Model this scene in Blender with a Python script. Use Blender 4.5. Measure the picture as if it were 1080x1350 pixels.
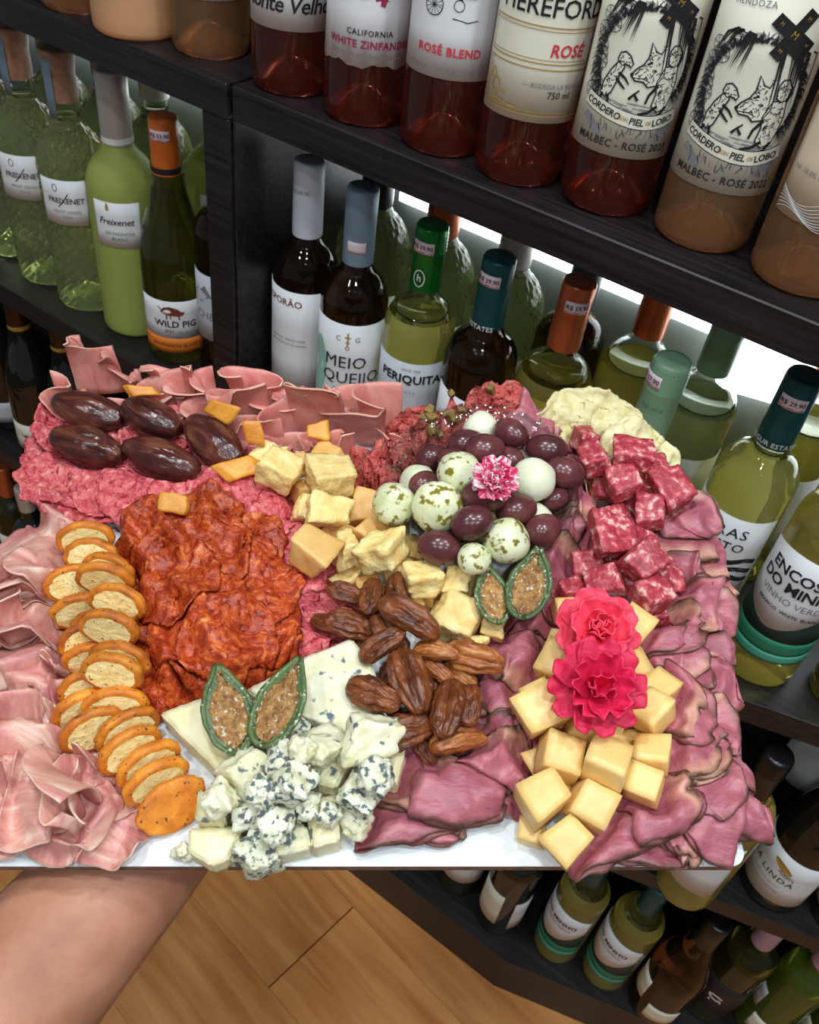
import bpy, bmesh, math, random
import numpy as np
from mathutils import Matrix, Vector, Euler

for o in list(bpy.data.objects):
    bpy.data.objects.remove(o)
scene = bpy.context.scene
C = scene.collection

# ------------------------------------------------------------------ camera
FPX = 1180.0                      # focal length in pixels of the 1080x1350 frame
PITCH, ROLL, CAM_H = math.radians(43.5), math.radians(8.8), 1.58
vF = Vector((0, math.cos(PITCH), -math.sin(PITCH)))
vR0 = Vector((1, 0, 0)); vU0 = Vector((0, math.sin(PITCH), math.cos(PITCH)))
vR = vR0 * math.cos(ROLL) + vU0 * math.sin(ROLL)
vU = vU0 * math.cos(ROLL) - vR0 * math.sin(ROLL)
EYE = Vector((0, 0, CAM_H))
cam_d = bpy.data.cameras.new('camera'); cam = bpy.data.objects.new('camera', cam_d); C.objects.link(cam)
cam_d.sensor_fit = 'HORIZONTAL'; cam_d.sensor_width = 36.0
cam_d.lens = 36.0 * FPX / 1080.0
cam_d.clip_start = 0.02
mw = Matrix.Identity(4)
for r in range(3):
    mw[r][0] = vR[r]; mw[r][1] = vU[r]; mw[r][2] = -vF[r]; mw[r][3] = EYE[r]
cam.matrix_world = mw
scene.camera = cam
cam_d.dof.use_dof = True
cam_d.dof.focus_distance = 0.58
cam_d.dof.aperture_fstop = 26.0

# ------------------------------------------------------------------ world, exposure
world = bpy.data.worlds.new('world'); scene.world = world; world.use_nodes = True
bgn = world.node_tree.nodes['Background']
bgn.inputs['Color'].default_value = (0.80, 0.90, 1.0, 1); bgn.inputs['Strength'].default_value = 0.22
scene.view_settings.view_transform = 'Standard'; scene.view_settings.look = 'None'
scene.view_settings.gamma = 1.0; scene.view_settings.use_curve_mapping = False
scene.view_settings.exposure = 0.0
scene.cycles.use_denoising = True
scene.cycles.transparent_max_bounces = 32
scene.cycles.caustics_refractive = True
scene.cycles.caustics_reflective = False
scene.cycles.sample_clamp_indirect = 4.0

# ceiling downlights of the shop (each one a lamp the ceiling carries)
DOWNLIGHTS = [(-0.75, -0.15), (0.05, -0.15), (0.85, -0.15), (-0.75, -1.0), (0.05, -1.0), (0.85, -1.0), (0.45, 0.30), (-0.35, 0.40)]
LAMP_W, LAMP_COL = 6.8, (0.88, 0.95, 1.0)
for (lx, ly) in DOWNLIGHTS:
    ld = bpy.data.lights.new('downlight_beam', 'AREA'); ld.shape = 'DISK'; ld.size = 0.11
    ld.energy = LAMP_W; ld.color = LAMP_COL
    lo = bpy.data.objects.new('downlight_beam', ld); C.objects.link(lo)
    lo.location = (lx, ly, 2.69)

# ------------------------------------------------------------------ numeric helpers
rng = random.Random(7)
def vnoise(P, seed=0):
    P = np.asarray(P, dtype=np.float64)
    i = np.floor(P).astype(np.int64); f = P - i; f = f * f * (3 - 2 * f)
    def h(a, b, c):
        n = (a * 374761393 + b * 668265263 + c * 1274126177 + seed * 362437) & 0xffffffff
        n = ((n ^ (n >> 13)) * 1274126177) & 0xffffffff
        n = n ^ (n >> 16)
        return (n & 0xffff) / 32767.5 - 1.0
    x, y, z = i[..., 0], i[..., 1], i[..., 2]; fx, fy, fz = f[..., 0], f[..., 1], f[..., 2]
    def lx(b, c): return h(x, b, c) * (1 - fx) + h(x + 1, b, c) * fx
    def ly(c): return lx(y, c) * (1 - fy) + lx(y + 1, c) * fy
    return ly(z) * (1 - fz) + ly(z + 1) * fz
def fbm(P, seed=0, oct=3):
    s = 0; a = 1.0; P = np.asarray(P, float)
    for k in range(oct):
        s = s + a * vnoise(P * (2 ** k) + 17.3 * k, seed + k); a *= .5
    return s / 1.6

def mesh(name, V, F, mats=(), smooth=True, fmat=None, attrs=None):
    me = bpy.data.meshes.new(name)
    V = np.asarray(V, float)
    me.from_pydata([tuple(v) for v in V.tolist()], [], [tuple(int(i) for i in q) for q in F])
    for m in mats: me.materials.append(m)
    if fmat is not None: me.polygons.foreach_set('material_index', np.asarray(fmat, dtype=np.int32))
    if smooth: me.polygons.foreach_set('use_smooth', np.ones(len(me.polygons), dtype=bool))
    if attrs:
        for k, a in attrs.items():
            at_ = me.attributes.new(k, 'FLOAT', 'POINT'); at_.data.foreach_set('value', np.asarray(a, dtype=np.float32).ravel())
    me.update()
    return me
def obj(name, me, parent=None, M=None):
    o = bpy.data.objects.new(name, me); C.objects.link(o)
    if parent is not None: o.parent = parent
    if M is not None: o.matrix_world = M if parent is None else o.matrix_world
    if M is not None and parent is not None: o.matrix_local = M
    return o
def tag(o, label, cat, group=None, kind=None):
    o['label'] = label; o['category'] = cat
    if group: o['group'] = group
    if kind: o['kind'] = kind
    return o
def empty(name, M=None):
    o = bpy.data.objects.new(name, None); C.objects.link(o); o.empty_display_size = .02
    if M is not None: o.matrix_world = M
    return o
def copy_tree(o, M=None):
    r = o.copy(); C.objects.link(r)
    if M is not None: r.matrix_world = M
    for ch in o.children:
        c = ch.copy(); C.objects.link(c); c.parent = r
        for g in ch.children:
            d = g.copy(); C.objects.link(d); d.parent = c
    return r

def grid_faces(nu, nv, closed_u=False, off=0):
    F = []
    for i in range(nu if closed_u else nu - 1):
        for j in range(nv - 1):
            a = i * nv + j; b = ((i + 1) % nu) * nv + j
            F.append((off + a, off + b, off + b + 1, off + a + 1))
    return F
def sheet(P, th):
    """closed thin shell from a grid of points"""
    nu, nv, _ = P.shape
    du = np.gradient(P, axis=0); dv = np.gradient(P, axis=1)
    n = np.cross(du, dv); n /= (np.linalg.norm(n, axis=2, keepdims=True) + 1e-12)
    A = (P + n * th / 2).reshape(-1, 3); B = (P - n * th / 2).reshape(-1, 3)
    N = nu * nv
    F = grid_faces(nu, nv)
    F2 = [tuple(N + i for i in reversed(q)) for q in F]
    S = []
    for i in range(nu - 1):
        S.append((i * nv, N + i * nv, N + (i + 1) * nv, (i + 1) * nv))
        S.append((i * nv + nv - 1, (i + 1) * nv + nv - 1, N + (i + 1) * nv + nv - 1, N + i * nv + nv - 1))
    for j in range(nv - 1):
        S.append((j, j + 1, N + j + 1, N + j))
        e = (nu - 1) * nv
        S.append((e + j, N + e + j, N + e + j + 1, e + j + 1))
    return np.vstack([A, B]), F + F2 + S
def lathe(prof, seg=40, closed=False, wob=None):
    """prof: list of (r,z); r=0 ends become poles"""
    V = []; F = []; rings = []
    for (r, z) in prof:
        if r <= 1e-7:
            rings.append([len(V)]); V.append((0, 0, z))
        else:
            k = len(V); rings.append(list(range(k, k + seg)))
            for s in range(seg):
                a = 2 * math.pi * s / seg
                rr = r if wob is None else wob(r, a, z)
                V.append((rr * math.cos(a), rr * math.sin(a), z))
    fr = []
    for q in range(len(rings) - 1):
        A, B = rings[q], rings[q + 1]
        if len(A) == 1 and len(B) == 1: continue
        for s in range(seg):
            t = (s + 1) % seg
            if len(A) == 1: F.append((A[0], B[t], B[s]))
            elif len(B) == 1: F.append((A[s], A[t], B[0]))
            else: F.append((A[s], A[t], B[t], B[s]))
            fr.append(q)
    return np.array(V), F, fr
def usphere(nu=24, nv=14):
    V = []; F = []
    for j in range(nv + 1):
        p = math.pi * j / nv
        for i in range(nu):
            a = 2 * math.pi * i / nu
            V.append((math.sin(p) * math.cos(a), math.sin(p) * math.sin(a), math.cos(p)))
    for j in range(nv):
        for i in range(nu):
            a = j * nu + i; b = j * nu + (i + 1) % nu
            F.append((a, a + nu, b + nu, b))
    return np.array(V), F
def rbox(n=6, r=.18):
    """unit rounded cube surface, n cells per edge"""
    V = []; F = []; idx = {}
    def vid(p):
        k = tuple(np.round(p, 6))
        if k not in idx: idx[k] = len(V); V.append(p)
        return idx[k]
    g = np.linspace(-1, 1, n + 1)
    for ax in range(3):
        for sg in (-1, 1):
            for i in range(n):
                for j in range(n):
                    q = []
                    for (a, b) in ((i, j), (i + 1, j), (i + 1, j + 1), (i, j + 1)):
                        p = np.zeros(3); p[ax] = sg; p[(ax + 1) % 3] = g[a]; p[(ax + 2) % 3] = g[b]; q.append(vid(p))
                    F.append(tuple(q) if sg > 0 else tuple(reversed(q)))
    V = np.array(V); core = np.clip(V, -(1 - r), 1 - r); d = V - core
    d /= (np.linalg.norm(d, axis=1, keepdims=True) + 1e-12)
    return core + d * r, F
def boxV(x0, x1, y0, y1, z0, z1):
    V = [(x0, y0, z0), (x1, y0, z0), (x1, y1, z0), (x0, y1, z0), (x0, y0, z1), (x1, y0, z1), (x1, y1, z1), (x0, y1, z1)]
    return V, [(0, 3, 2, 1), (4, 5, 6, 7), (0, 1, 5, 4), (1, 2, 6, 5), (2, 3, 7, 6), (3, 0, 4, 7)]
def prism(poly, z0, z1):
    n = len(poly)
    V = [(p[0], p[1], z0) for p in poly] + [(p[0], p[1], z1) for p in poly]
    F = [tuple(reversed(range(n))), tuple(range(n, 2 * n))]
    for i in range(n):
        j = (i + 1) % n; F.append((i, j, n + j, n + i))
    a = sum(poly[i][0] * poly[(i + 1) % n][1] - poly[(i + 1) % n][0] * poly[i][1] for i in range(n))
    if a < 0: F = [tuple(reversed(q)) for q in F]
    return V, F

# ------------------------------------------------------------------ materials
def lin(c):
    c = c / 255.0
    return c / 12.92 if c <= .04045 else ((c + .055) / 1.055) ** 2.4
def S(r, g, b): return (lin(r), lin(g), lin(b), 1)
def pmat(name, col, rough=.5, metal=0, spec=.5, trans=0, ior=1.45, sss=0, emit=None, estr=0, coat=0, bump=None):
    """plain procedural material; bump=(scale, strength)"""
    m = bpy.data.materials.new(name); m.use_nodes = True
    nt = m.node_tree; b = nt.nodes['Principled BSDF']
    b.inputs['Base Color'].default_value = col; b.inputs['Roughness'].default_value = rough
    b.inputs['Metallic'].default_value = metal; b.inputs['Specular IOR Level'].default_value = spec
    b.inputs['Transmission Weight'].default_value = trans; b.inputs['IOR'].default_value = ior
    b.inputs['Subsurface Weight'].default_value = sss; b.inputs['Coat Weight'].default_value = coat
    if sss: b.inputs['Subsurface Radius'].default_value = (.006, .003, .0015); b.inputs['Subsurface Scale'].default_value = 1.0
    if emit: b.inputs['Emission Color'].default_value = emit; b.inputs['Emission Strength'].default_value = estr
    if bump:
        tc = nt.nodes.new('ShaderNodeTexCoord'); n = nt.nodes.new('ShaderNodeTexNoise'); bp = nt.nodes.new('ShaderNodeBump')
        n.inputs['Scale'].default_value = bump[0]; n.inputs['Detail'].default_value = 4
        bp.inputs['Strength'].default_value = bump[1]; bp.inputs['Distance'].default_value = .002
        nt.links.new(tc.outputs['Object'], n.inputs['Vector']); nt.links.new(n.outputs['Fac'], bp.inputs['Height'])
        nt.links.new(bp.outputs['Normal'], b.inputs['Normal'])
    return m
def nmat(name, stops, scale=60, detail=6, rough=.5, bump=.3, bscale=200, bdist=.001, sss=0, stretch=(1, 1, 1), dist=0, rim=None, spots=None, coat=0, spec=.5, fat=None, coords='Object', vary=.10):
    """noise-coloured material. rim=(colour, p0, p1): blends by the mesh attribute 'rim' (0 at an edge);
    fat=(colour,p0,p1): the same by attribute 'fat'; spots=(colour, scale, p0, p1)"""
    m = bpy.data.materials.new(name); m.use_nodes = True
    nt = m.node_tree; N = nt.nodes; Lk = nt.links; b = N['Principled BSDF']
    tc = N.new('ShaderNodeTexCoord'); oi = N.new('ShaderNodeObjectInfo')
    mul = N.new('ShaderNodeMath'); mul.operation = 'MULTIPLY'; mul.inputs[1].default_value = 13.0
    Lk.new(oi.outputs['Random'], mul.inputs[0])
    add = N.new('ShaderNodeVectorMath'); add.operation = 'ADD'
    Lk.new(tc.outputs[coords], add.inputs[0]); Lk.new(mul.outputs[0], add.inputs[1])
    mp = N.new('ShaderNodeMapping'); mp.inputs['Scale'].default_value = stretch
    Lk.new(add.outputs[0], mp.inputs['Vector'])
    no = N.new('ShaderNodeTexNoise'); no.inputs['Scale'].default_value = scale; no.inputs['Detail'].default_value = detail
    no.inputs['Roughness'].default_value = .6; no.inputs['Distortion'].default_value = dist
    Lk.new(mp.outputs[0], no.inputs['Vector'])
    cr = N.new('ShaderNodeValToRGB'); el = cr.color_ramp.elements
    el[0].position, el[0].color = stops[0]; el[1].position, el[1].color = stops[-1]
    for (p, c) in stops[1:-1]:
        e = el.new(p); e.color = c
    Lk.new(no.outputs['Fac'], cr.inputs['Fac']); col = cr.outputs['Color']
    def mixin(col, fac, colour):
        mx = N.new('ShaderNodeMix'); mx.data_type = 'RGBA'
        Lk.new(fac, mx.inputs['Factor']); Lk.new(col, mx.inputs['A']); mx.inputs['B'].default_value = colour
        return mx.outputs['Result']
    if spots:
        n2 = N.new('ShaderNodeTexNoise'); n2.inputs['Scale'].default_value = spots[1]; n2.inputs['Detail'].default_value = 3
        Lk.new(add.outputs[0], n2.inputs['Vector'])
        mr = N.new('ShaderNodeMapRange'); mr.inputs['From Min'].default_value = spots[2]; mr.inputs['From Max'].default_value = spots[3]
        Lk.new(n2.outputs['Fac'], mr.inputs['Value']); col = mixin(col, mr.outputs['Result'], spots[0])
    for key, sp in (('fat', fat), ('rim', rim)):
        if not sp: continue
        at_ = N.new('ShaderNodeAttribute'); at_.attribute_name = key
        n3 = N.new('ShaderNodeTexNoise'); n3.inputs['Scale'].default_value = 130; n3.inputs['Detail'].default_value = 4
        Lk.new(add.outputs[0], n3.inputs['Vector'])
        ma = N.new('ShaderNodeMath'); ma.operation = 'MULTIPLY_ADD'; ma.inputs[1].default_value = (sp[2] - sp[1]) * 1.6 + 1e-6
        Lk.new(n3.outputs['Fac'], ma.inputs[0]); Lk.new(at_.outputs['Fac'], ma.inputs[2])
        mr = N.new('ShaderNodeMapRange'); o_ = (sp[2] - sp[1]) * .8
        mr.inputs['From Min'].default_value = sp[1] + o_; mr.inputs['From Max'].default_value = sp[2] + o_
        mr.inputs['To Min'].default_value = 1; mr.inputs['To Max'].default_value = 0
        Lk.new(ma.outputs[0], mr.inputs['Value']); col = mixin(col, mr.outputs['Result'], sp[0])
    hs = N.new('ShaderNodeHueSaturation'); mv = N.new('ShaderNodeMapRange'); mv.inputs['To Min'].default_value = 1 - vary; mv.inputs['To Max'].default_value = 1 + vary
    Lk.new(oi.outputs['Random'], mv.inputs['Value']); Lk.new(mv.outputs['Result'], hs.inputs['Value']); Lk.new(col, hs.inputs['Color'])
    Lk.new(hs.outputs['Color'], b.inputs['Base Color'])
    b.inputs['Roughness'].default_value = rough; b.inputs['Coat Weight'].default_value = coat
    b.inputs['Specular IOR Level'].default_value = spec
    b.inputs['Subsurface Weight'].default_value = sss
    if sss: b.inputs['Subsurface Radius'].default_value = (.006, .0035, .002); b.inputs['Subsurface Scale'].default_value = 1.0
    if bump:
        n4 = N.new('ShaderNodeTexNoise'); n4.inputs['Scale'].default_value = bscale; n4.inputs['Detail'].default_value = 5
        Lk.new(mp.outputs[0], n4.inputs['Vector'])
        bp = N.new('ShaderNodeBump'); bp.inputs['Strength'].default_value = bump; bp.inputs['Distance'].default_value = bdist
        Lk.new(n4.outputs['Fac'], bp.inputs['Height']); Lk.new(bp.outputs['Normal'], b.inputs['Normal'])
    return m

# ------------------------------------------------------------------ pixel -> place
def ray(px, py): return vF + vR * ((px - 540) / FPX) - vU * ((py - 675) / FPX)
def at(px, py, z):
    r = ray(px, py); t = (z - CAM_H) / r.z
    return EYE + r * t

# ------------------------------------------------------------------ the setting
def struct(o): o['kind'] = 'structure'; return o
AZL, AZR = math.radians(119.8), math.radians(103.8)
dL = Vector((math.sin(AZL), math.cos(AZL), 0)); nL = Vector((dL.y, -dL.x, 0))
dR = Vector((math.sin(AZR), math.cos(AZR), 0)); nR = Vector((dR.y, -dR.x, 0))
DL = -0.616; FOLD = Vector((.26, .561, 0)); DR = nR.dot(FOLD)
SFL, SFR = dL.dot(FOLD), dR.dot(FOLD)
def PL(s, dep, z=0): v = dL * s + nL * (DL - dep); v.z = z; return v
def PR(s, dep, z=0): v = dR * s + nR * (DR - dep); v.z = z; return v
def fold_at(dep):
    # crossing of the two lines at that depth
    A = Matrix(((nL.x, nL.y), (nR.x, nR.y))); b = Vector((DL - dep, DR - dep))
    p = A.inverted() @ b
    return Vector((p.x, p.y, 0))
Z_TOP, Z_MID, Z_LOW, Z_BOT = 1.28, 0.885, 0.515, 0.11
DEPTH = .27
S_LEFT, S_POST0, S_POST1, S_RIGHT = -1.75, -.646, -.612, .95

def wood_floor():
    m = bpy.data.materials.new('floor_laminate'); m.use_nodes = True
    nt = m.node_tree; N = nt.nodes; Lk = nt.links; b = N['Principled BSDF']
    tc = N.new('ShaderNodeTexCoord'); mp = N.new('ShaderNodeMapping')
    mp.inputs['Scale'].default_value = (1.2, 14, 1)
    Lk.new(tc.outputs['Object'], mp.inputs['Vector'])
    oi = N.new('ShaderNodeObjectInfo'); ad = N.new('ShaderNodeVectorMath'); ad.operation = 'ADD'
    Lk.new(mp.outputs[0], ad.inputs[0]); mu = N.new('ShaderNodeMath'); mu.operation = 'MULTIPLY'; mu.inputs[1].default_value = 31
    Lk.new(oi.outputs['Random'], mu.inputs[0]); Lk.new(mu.outputs[0], ad.inputs[1])
    no = N.new('ShaderNodeTexNoise'); no.inputs['Scale'].default_value = 3.2; no.inputs['Detail'].default_value = 7; no.inputs['Distortion'].default_value = .6
    Lk.new(ad.outputs[0], no.inputs['Vector'])
    cr = N.new('ShaderNodeValToRGB'); e = cr.color_ramp.elements
    e[0].position = .28; e[0].color = S(186, 114, 54); e[1].position = .72; e[1].color = S(224, 158, 90)
    Lk.new(no.outputs['Fac'], cr.inputs['Fac'])
    hs = N.new('ShaderNodeHueSaturation'); mr = N.new('ShaderNodeMapRange'); mr.inputs['To Min'].default_value = .88; mr.inputs['To Max'].default_value = 1.1
    Lk.new(oi.outputs['Random'], mr.inputs['Value']); Lk.new(mr.outputs['Result'], hs.inputs['Value'])
    Lk.new(cr.outputs['Color'], hs.inputs['Color']); Lk.new(hs.outputs['Color'], b.inputs['Base Color'])
    b.inputs['Roughness'].default_value = .38
    return m
M_FLOOR = wood_floor()
floor_base = struct(obj('floor', mesh('floor', *boxV(-3, 3, -2.5, 3, -.06, -.008), mats=[pmat('underlay', S(70, 50, 34), .9)], smooth=False)))
# laminate planks: 19 cm wide, running along the direction seen in the grain
pl_dir = math.radians(-38)
plV, plF = boxV(-.64, .64, -.0945, .0945, -.008, 0)
plank_me = mesh('plank', plV, plF, [M_FLOOR], smooth=False)
ca, sa = math.cos(pl_dir), math.sin(pl_dir)
for i in range(-9, 10):
    for j in range(-3, 4):
        lx = j * 1.2825 + (i % 3) * .43; ly = i * .1895
        x, y = lx * ca - ly * sa, lx * sa + ly * ca + .3
        if -1.6 < x < 1.5 and -.9 < y < 1.6:
            p = obj('plank', plank_me, floor_base); p.location = (x, y, 0); p.rotation_euler = (0, 0, pl_dir)

def ash_black(name, c0, c1, rough):
    return nmat(name, [(.35, c0), (.7, c1)], scale=9, detail=7, rough=rough, bump=.25, bscale=9, bdist=.0015, stretch=(1, 1, 1), coords='UV')
def shelf_mat():
    m = bpy.data.materials.new('black_ash_laminate'); m.use_nodes = True
    nt = m.node_tree; N = nt.nodes; Lk = nt.links; b = N['Principled BSDF']
    tc = N.new('ShaderNodeTexCoord'); mp = N.new('ShaderNodeMapping')
    mp.inputs['Rotation'].default_value = (0, 0, math.radians(90 - 119.8) * -1)
    Lk.new(tc.outputs['Object'], mp.inputs['Vector'])
    mp2 = N.new('ShaderNodeMapping'); mp2.inputs['Scale'].default_value = (5, 130, 130); Lk.new(mp.outputs[0], mp2.inputs['Vector'])
    no = N.new('ShaderNodeTexNoise'); no.inputs['Scale'].default_value = 1.6; no.inputs['Detail'].default_value = 5
    Lk.new(mp2.outputs[0], no.inputs['Vector'])
    cr = N.new('ShaderNodeValToRGB'); e = cr.color_ramp.elements
    e[0].position = .35; e[0].color = S(15, 13, 15); e[1].position = .75; e[1].color = S(40, 36, 40)
    Lk.new(no.outputs['Fac'], cr.inputs['Fac']); Lk.new(cr.outputs['Color'], b.inputs['Base Color'])
    bp = N.new('ShaderNodeBump'); bp.inputs['Strength'].default_value = .25; bp.inputs['Distance'].default_value = .001
    Lk.new(no.outputs['Fac'], bp.inputs['Height']); Lk.new(bp.outputs['Normal'], b.inputs['Normal'])
    b.inputs['Roughness'].default_value = .42; b.inputs['Specular IOR Level'].default_value = .4
    return m
M_ASH = shelf_mat()
M_BACK = pmat('back_panel_grey', S(136, 142, 138), .3)
M_BACKD = pmat('back_panel_dark', S(34, 30, 32), .5)
unit = empty('shelving_unit', Matrix.Translation(FOLD))
tag(unit, 'black wood-grain wine shelving unit with a bent corner and a row of levels', 'shelf')
uinv = unit.matrix_world.inverted()
def upart(name, V, F, m, bev=.0012):
    bm = bmesh.new()
    vs = [bm.verts.new(v) for v in V]
    for q in F: bm.faces.new([vs[i] for i in q])
    if bev: bmesh.ops.bevel(bm, geom=bm.edges[:], offset=bev, segments=1, affect='EDGES')
    bmesh.ops.transform(bm, matrix=uinv, verts=bm.verts[:])
    me = bpy.data.meshes.new(name); bm.to_mesh(me); bm.free(); me.materials.append(m)
    return obj(name, me, unit)
def shelf_poly(s0, dep0=0.0, s1=S_RIGHT, dep1=DEPTH):
    f0, f1 = fold_at(dep0), fold_at(dep1)
    return [PL(s0, dep0), f0, PR(s1, dep0), PR(s1, dep1), f1, PL(s0, dep1)]
def rect_poly(s0, s1, d0, d1): return [PL(s0, d0), PL(s1, d0), PL(s1, d1), PL(s0, d1)]
TH = .033
for z in (Z_TOP, Z_MID, Z_LOW, 1.68):
    upart('shelf_board', *prism(rect_poly(S_LEFT, S_POST1 if z == Z_TOP else S_POST0, 0, DEPTH), z - TH, z), M_ASH)
    upart('shelf_board', *prism(shelf_poly(S_POST1 + .003, .004), z - TH, z - .001), M_ASH)
upart('plinth', *prism(shelf_poly(S_LEFT), 0.0, Z_BOT), M_ASH)
upart('upright', *prism(rect_poly(S_POST0, S_POST1, .001, DEPTH), Z_BOT, Z_TOP - TH), M_ASH)
upart('upright', *prism(rect_poly(S_POST1 + .0005, S_POST1 + .003, .006, DEPTH), Z_BOT, Z_TOP - TH - .001), M_ASH)
upart('upright', *prism(rect_poly(S_LEFT - .034, S_LEFT, 0, DEPTH), 0, 1.68), M_ASH)
upart('upright', *prism([PR(S_RIGHT, 0), PR(S_RIGHT + .034, 0), PR(S_RIGHT + .034, DEPTH), PR(S_RIGHT, DEPTH)], 0, 1.68), M_ASH)
f0, f1 = fold_at(DEPTH), fold_at(DEPTH + .012)
backp = [PL(S_LEFT, DEPTH), f0, PR(S_RIGHT, DEPTH), PR(S_RIGHT, DEPTH + .012), f1, PL(S_LEFT, DEPTH + .012)]
upart('back_panel', *prism(backp, Z_MID, Z_TOP - TH), M_BACK, 0)
upart('back_panel', *prism(backp, 0, Z_MID), M_BACKD, 0)
upart('back_panel', *prism(backp, Z_TOP - TH, 1.68), M_BACKD, 0)
M_LED = pmat('led_light', (1, 1, 1, 1), .5, emit=(0.86, 0.95, 1, 1), estr=5)
ZS0, ZS1 = 1.100, 1.150      # light bars fixed along the back panel
upart('led_strip', *prism(rect_poly(S_POST1 + .03, SFL - .07, DEPTH - .012, DEPTH - .002), ZS0, ZS1), M_LED, 0)
upart('led_strip', *prism([PR(SFR - .02, DEPTH - .012), PR(SFR + .5, DEPTH - .012), PR(SFR + .5, DEPTH - .002), PR(SFR - .02, DEPTH - .002)], ZS0 - .045, ZS1), M_LED, 0)
upart('led_strip', *prism(rect_poly(S_LEFT + .05, S_POST0 - .02, DEPTH - .012, DEPTH - .002), ZS0 + .02, ZS1), M_LED, 0)

# ceiling with its downlight fittings, behind and above the camera
ceil = struct(obj('ceiling', mesh('ceiling', *boxV(-3, 3, -2.5, 3, 2.72, 2.76), mats=[pmat('ceiling_paint', S(225, 226, 226), .9)], smooth=False)))
rV, rF, _ = lathe([(.056, 2.70), (.075, 2.695), (.08, 2.7195), (.056, 2.7195), (.056, 2.70)], 24)
ring_me = mesh('downlight', rV - np.array([0, 0, 2.7]), rF, [pmat('lamp_white', S(235, 235, 235), .4)])
for k, (lx, ly) in enumerate(DOWNLIGHTS):
    o = obj('downlight', ring_me); o.location = (lx, ly, 2.7)
    tag(o, 'round white recessed downlight in the shop ceiling', 'lamp', 'ceiling downlights')

# ------------------------------------------------------------------ bottles
def glass(name, col, rough=.02, ior=1.36, trans=.9):
    return pmat(name, col, rough, trans=trans, ior=ior, spec=.5)
G = {
 'clear': glass('clear_glass', (.90, .95, .88, 1), .01, 1.2, 1.0),
 'white': glass('white_wine', (.95, .91, .30, 1), .02, 1.34, .84),
 'gold': glass('golden_wine', (.92, .80, .20, 1), .02, 1.34, .85),
 'green': glass('pale_green_wine', (.84, .92, .48, 1), .03, 1.30, .92),
 'frost': glass('frosted_green_glass', (.50, .58, .15, 1), .5, 1.25, .45),
 'peach': glass('frosted_peach_glass', (.86, .50, .26, 1), .5, 1.25, .45),
 'rose': glass('rose_wine', (.85, .42, .22, 1), .02, 1.34, .93),
 'rosedark': glass('dark_rose_wine', (.74, .16, .10, 1), .02, 1.34, .96),
 'roselight': glass('salmon_rose_wine', (.96, .52, .24, 1), .02, 1.34, .90),
 'olive': glass('olive_glass', (.30, .27, .06, 1), .03, 1.34, .94),
 'brown': glass('brown_glass', (.13, .06, .025, 1), .03, 1.34, .95),
 'dark': pmat('near_black_glass', (.010, .009, .007, 1), .04, spec=.6),
 'gbright': glass('bright_green_glass', (.42, .58, .08, 1), .03, 1.34, .88),
}
M_PAPER = pmat('label_paper', S(222, 224, 226), .65)
M_CREAM = pmat('label_cream_paper', S(226, 224, 205), .65)
M_GREYLAB = pmat('label_grey_paper', S(196, 200, 206), .6)
M_INK = pmat('black_ink', S(30, 30, 34), .6)
M_GREYINK = pmat('grey_ink', S(128, 130, 136), .6)
M_REDINK = pmat('red_ink', S(205, 52, 70), .6)
M_BURG = pmat('burgundy_ink', S(150, 32, 70), .6)
M_GOLD = pmat('gold_ink', S(176, 138, 62), .4)
M_TEALINK = pmat('teal_ink', S(52, 128, 104), .6)
M_BROWNINK = pmat('brown_ink', S(122, 52, 36), .6)
M_WHITEINK = pmat('white_ink', S(225, 228, 228), .6)
M_ORANGE = pmat('orange_ink', S(226, 124, 36), .55)
M_MINT = pmat('mint_ink', S(150, 196, 178), .6)
def foil(name, c, rough=.3, metal=.55): return pmat(name, c, rough, metal=metal)
CAP = {'white': pmat('white_capsule', S(206, 214, 224), .45), 'bluegrey': foil('blue_grey_capsule', S(128, 150, 168), .4, .2),
 'green': foil('green_screwcap', S(24, 116, 44), .25, .4), 'teal': pmat('teal_capsule', S(10, 72, 74), .35),
 'copper': foil('copper_capsule', S(190, 98, 58), .3, .5), 'sage': pmat('sage_capsule', S(122, 160, 128), .4),
 'orange': pmat('orange_capsule', S(206, 104, 34), .35), 'black': pmat('black_capsule', S(18, 18, 20), .3),
 'cork': nmat('cork_stopper', [(.3, S(150, 104, 78)), (.7, S(196, 152, 124))], 90, bump=.2), 'pale': foil('pale_grey_capsule', S(186, 178, 170), .35, .3),
 'goldfoil': foil('dark_gold_foil', S(70, 44, 22), .35, .5), 'mauve': pmat('mauve_capsule', S(186, 152, 166), .5)}
def spl(pts, n=10):
    """smooth a list of (r,z) by Catmull-Rom"""
    P = [Vector((a, b)) for a, b in pts]; out = []
    for i in range(len(P) - 1):
        p0 = P[max(i - 1, 0)]; p1 = P[i]; p2 = P[i + 1]; p3 = P[min(i + 2, len(P) - 1)]
        for k in range(n):
            t = k / n
            out.append(.5 * ((2 * p1) + (p2 - p0) * t + (2 * p0 - 5 * p1 + 4 * p2 - p3) * t * t + (3 * p1 - p0 - 3 * p2 + p3) * t ** 3))
    out.append(P[-1])
    return [(max(v.x, 0.0), v.y) for v in out]
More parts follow.
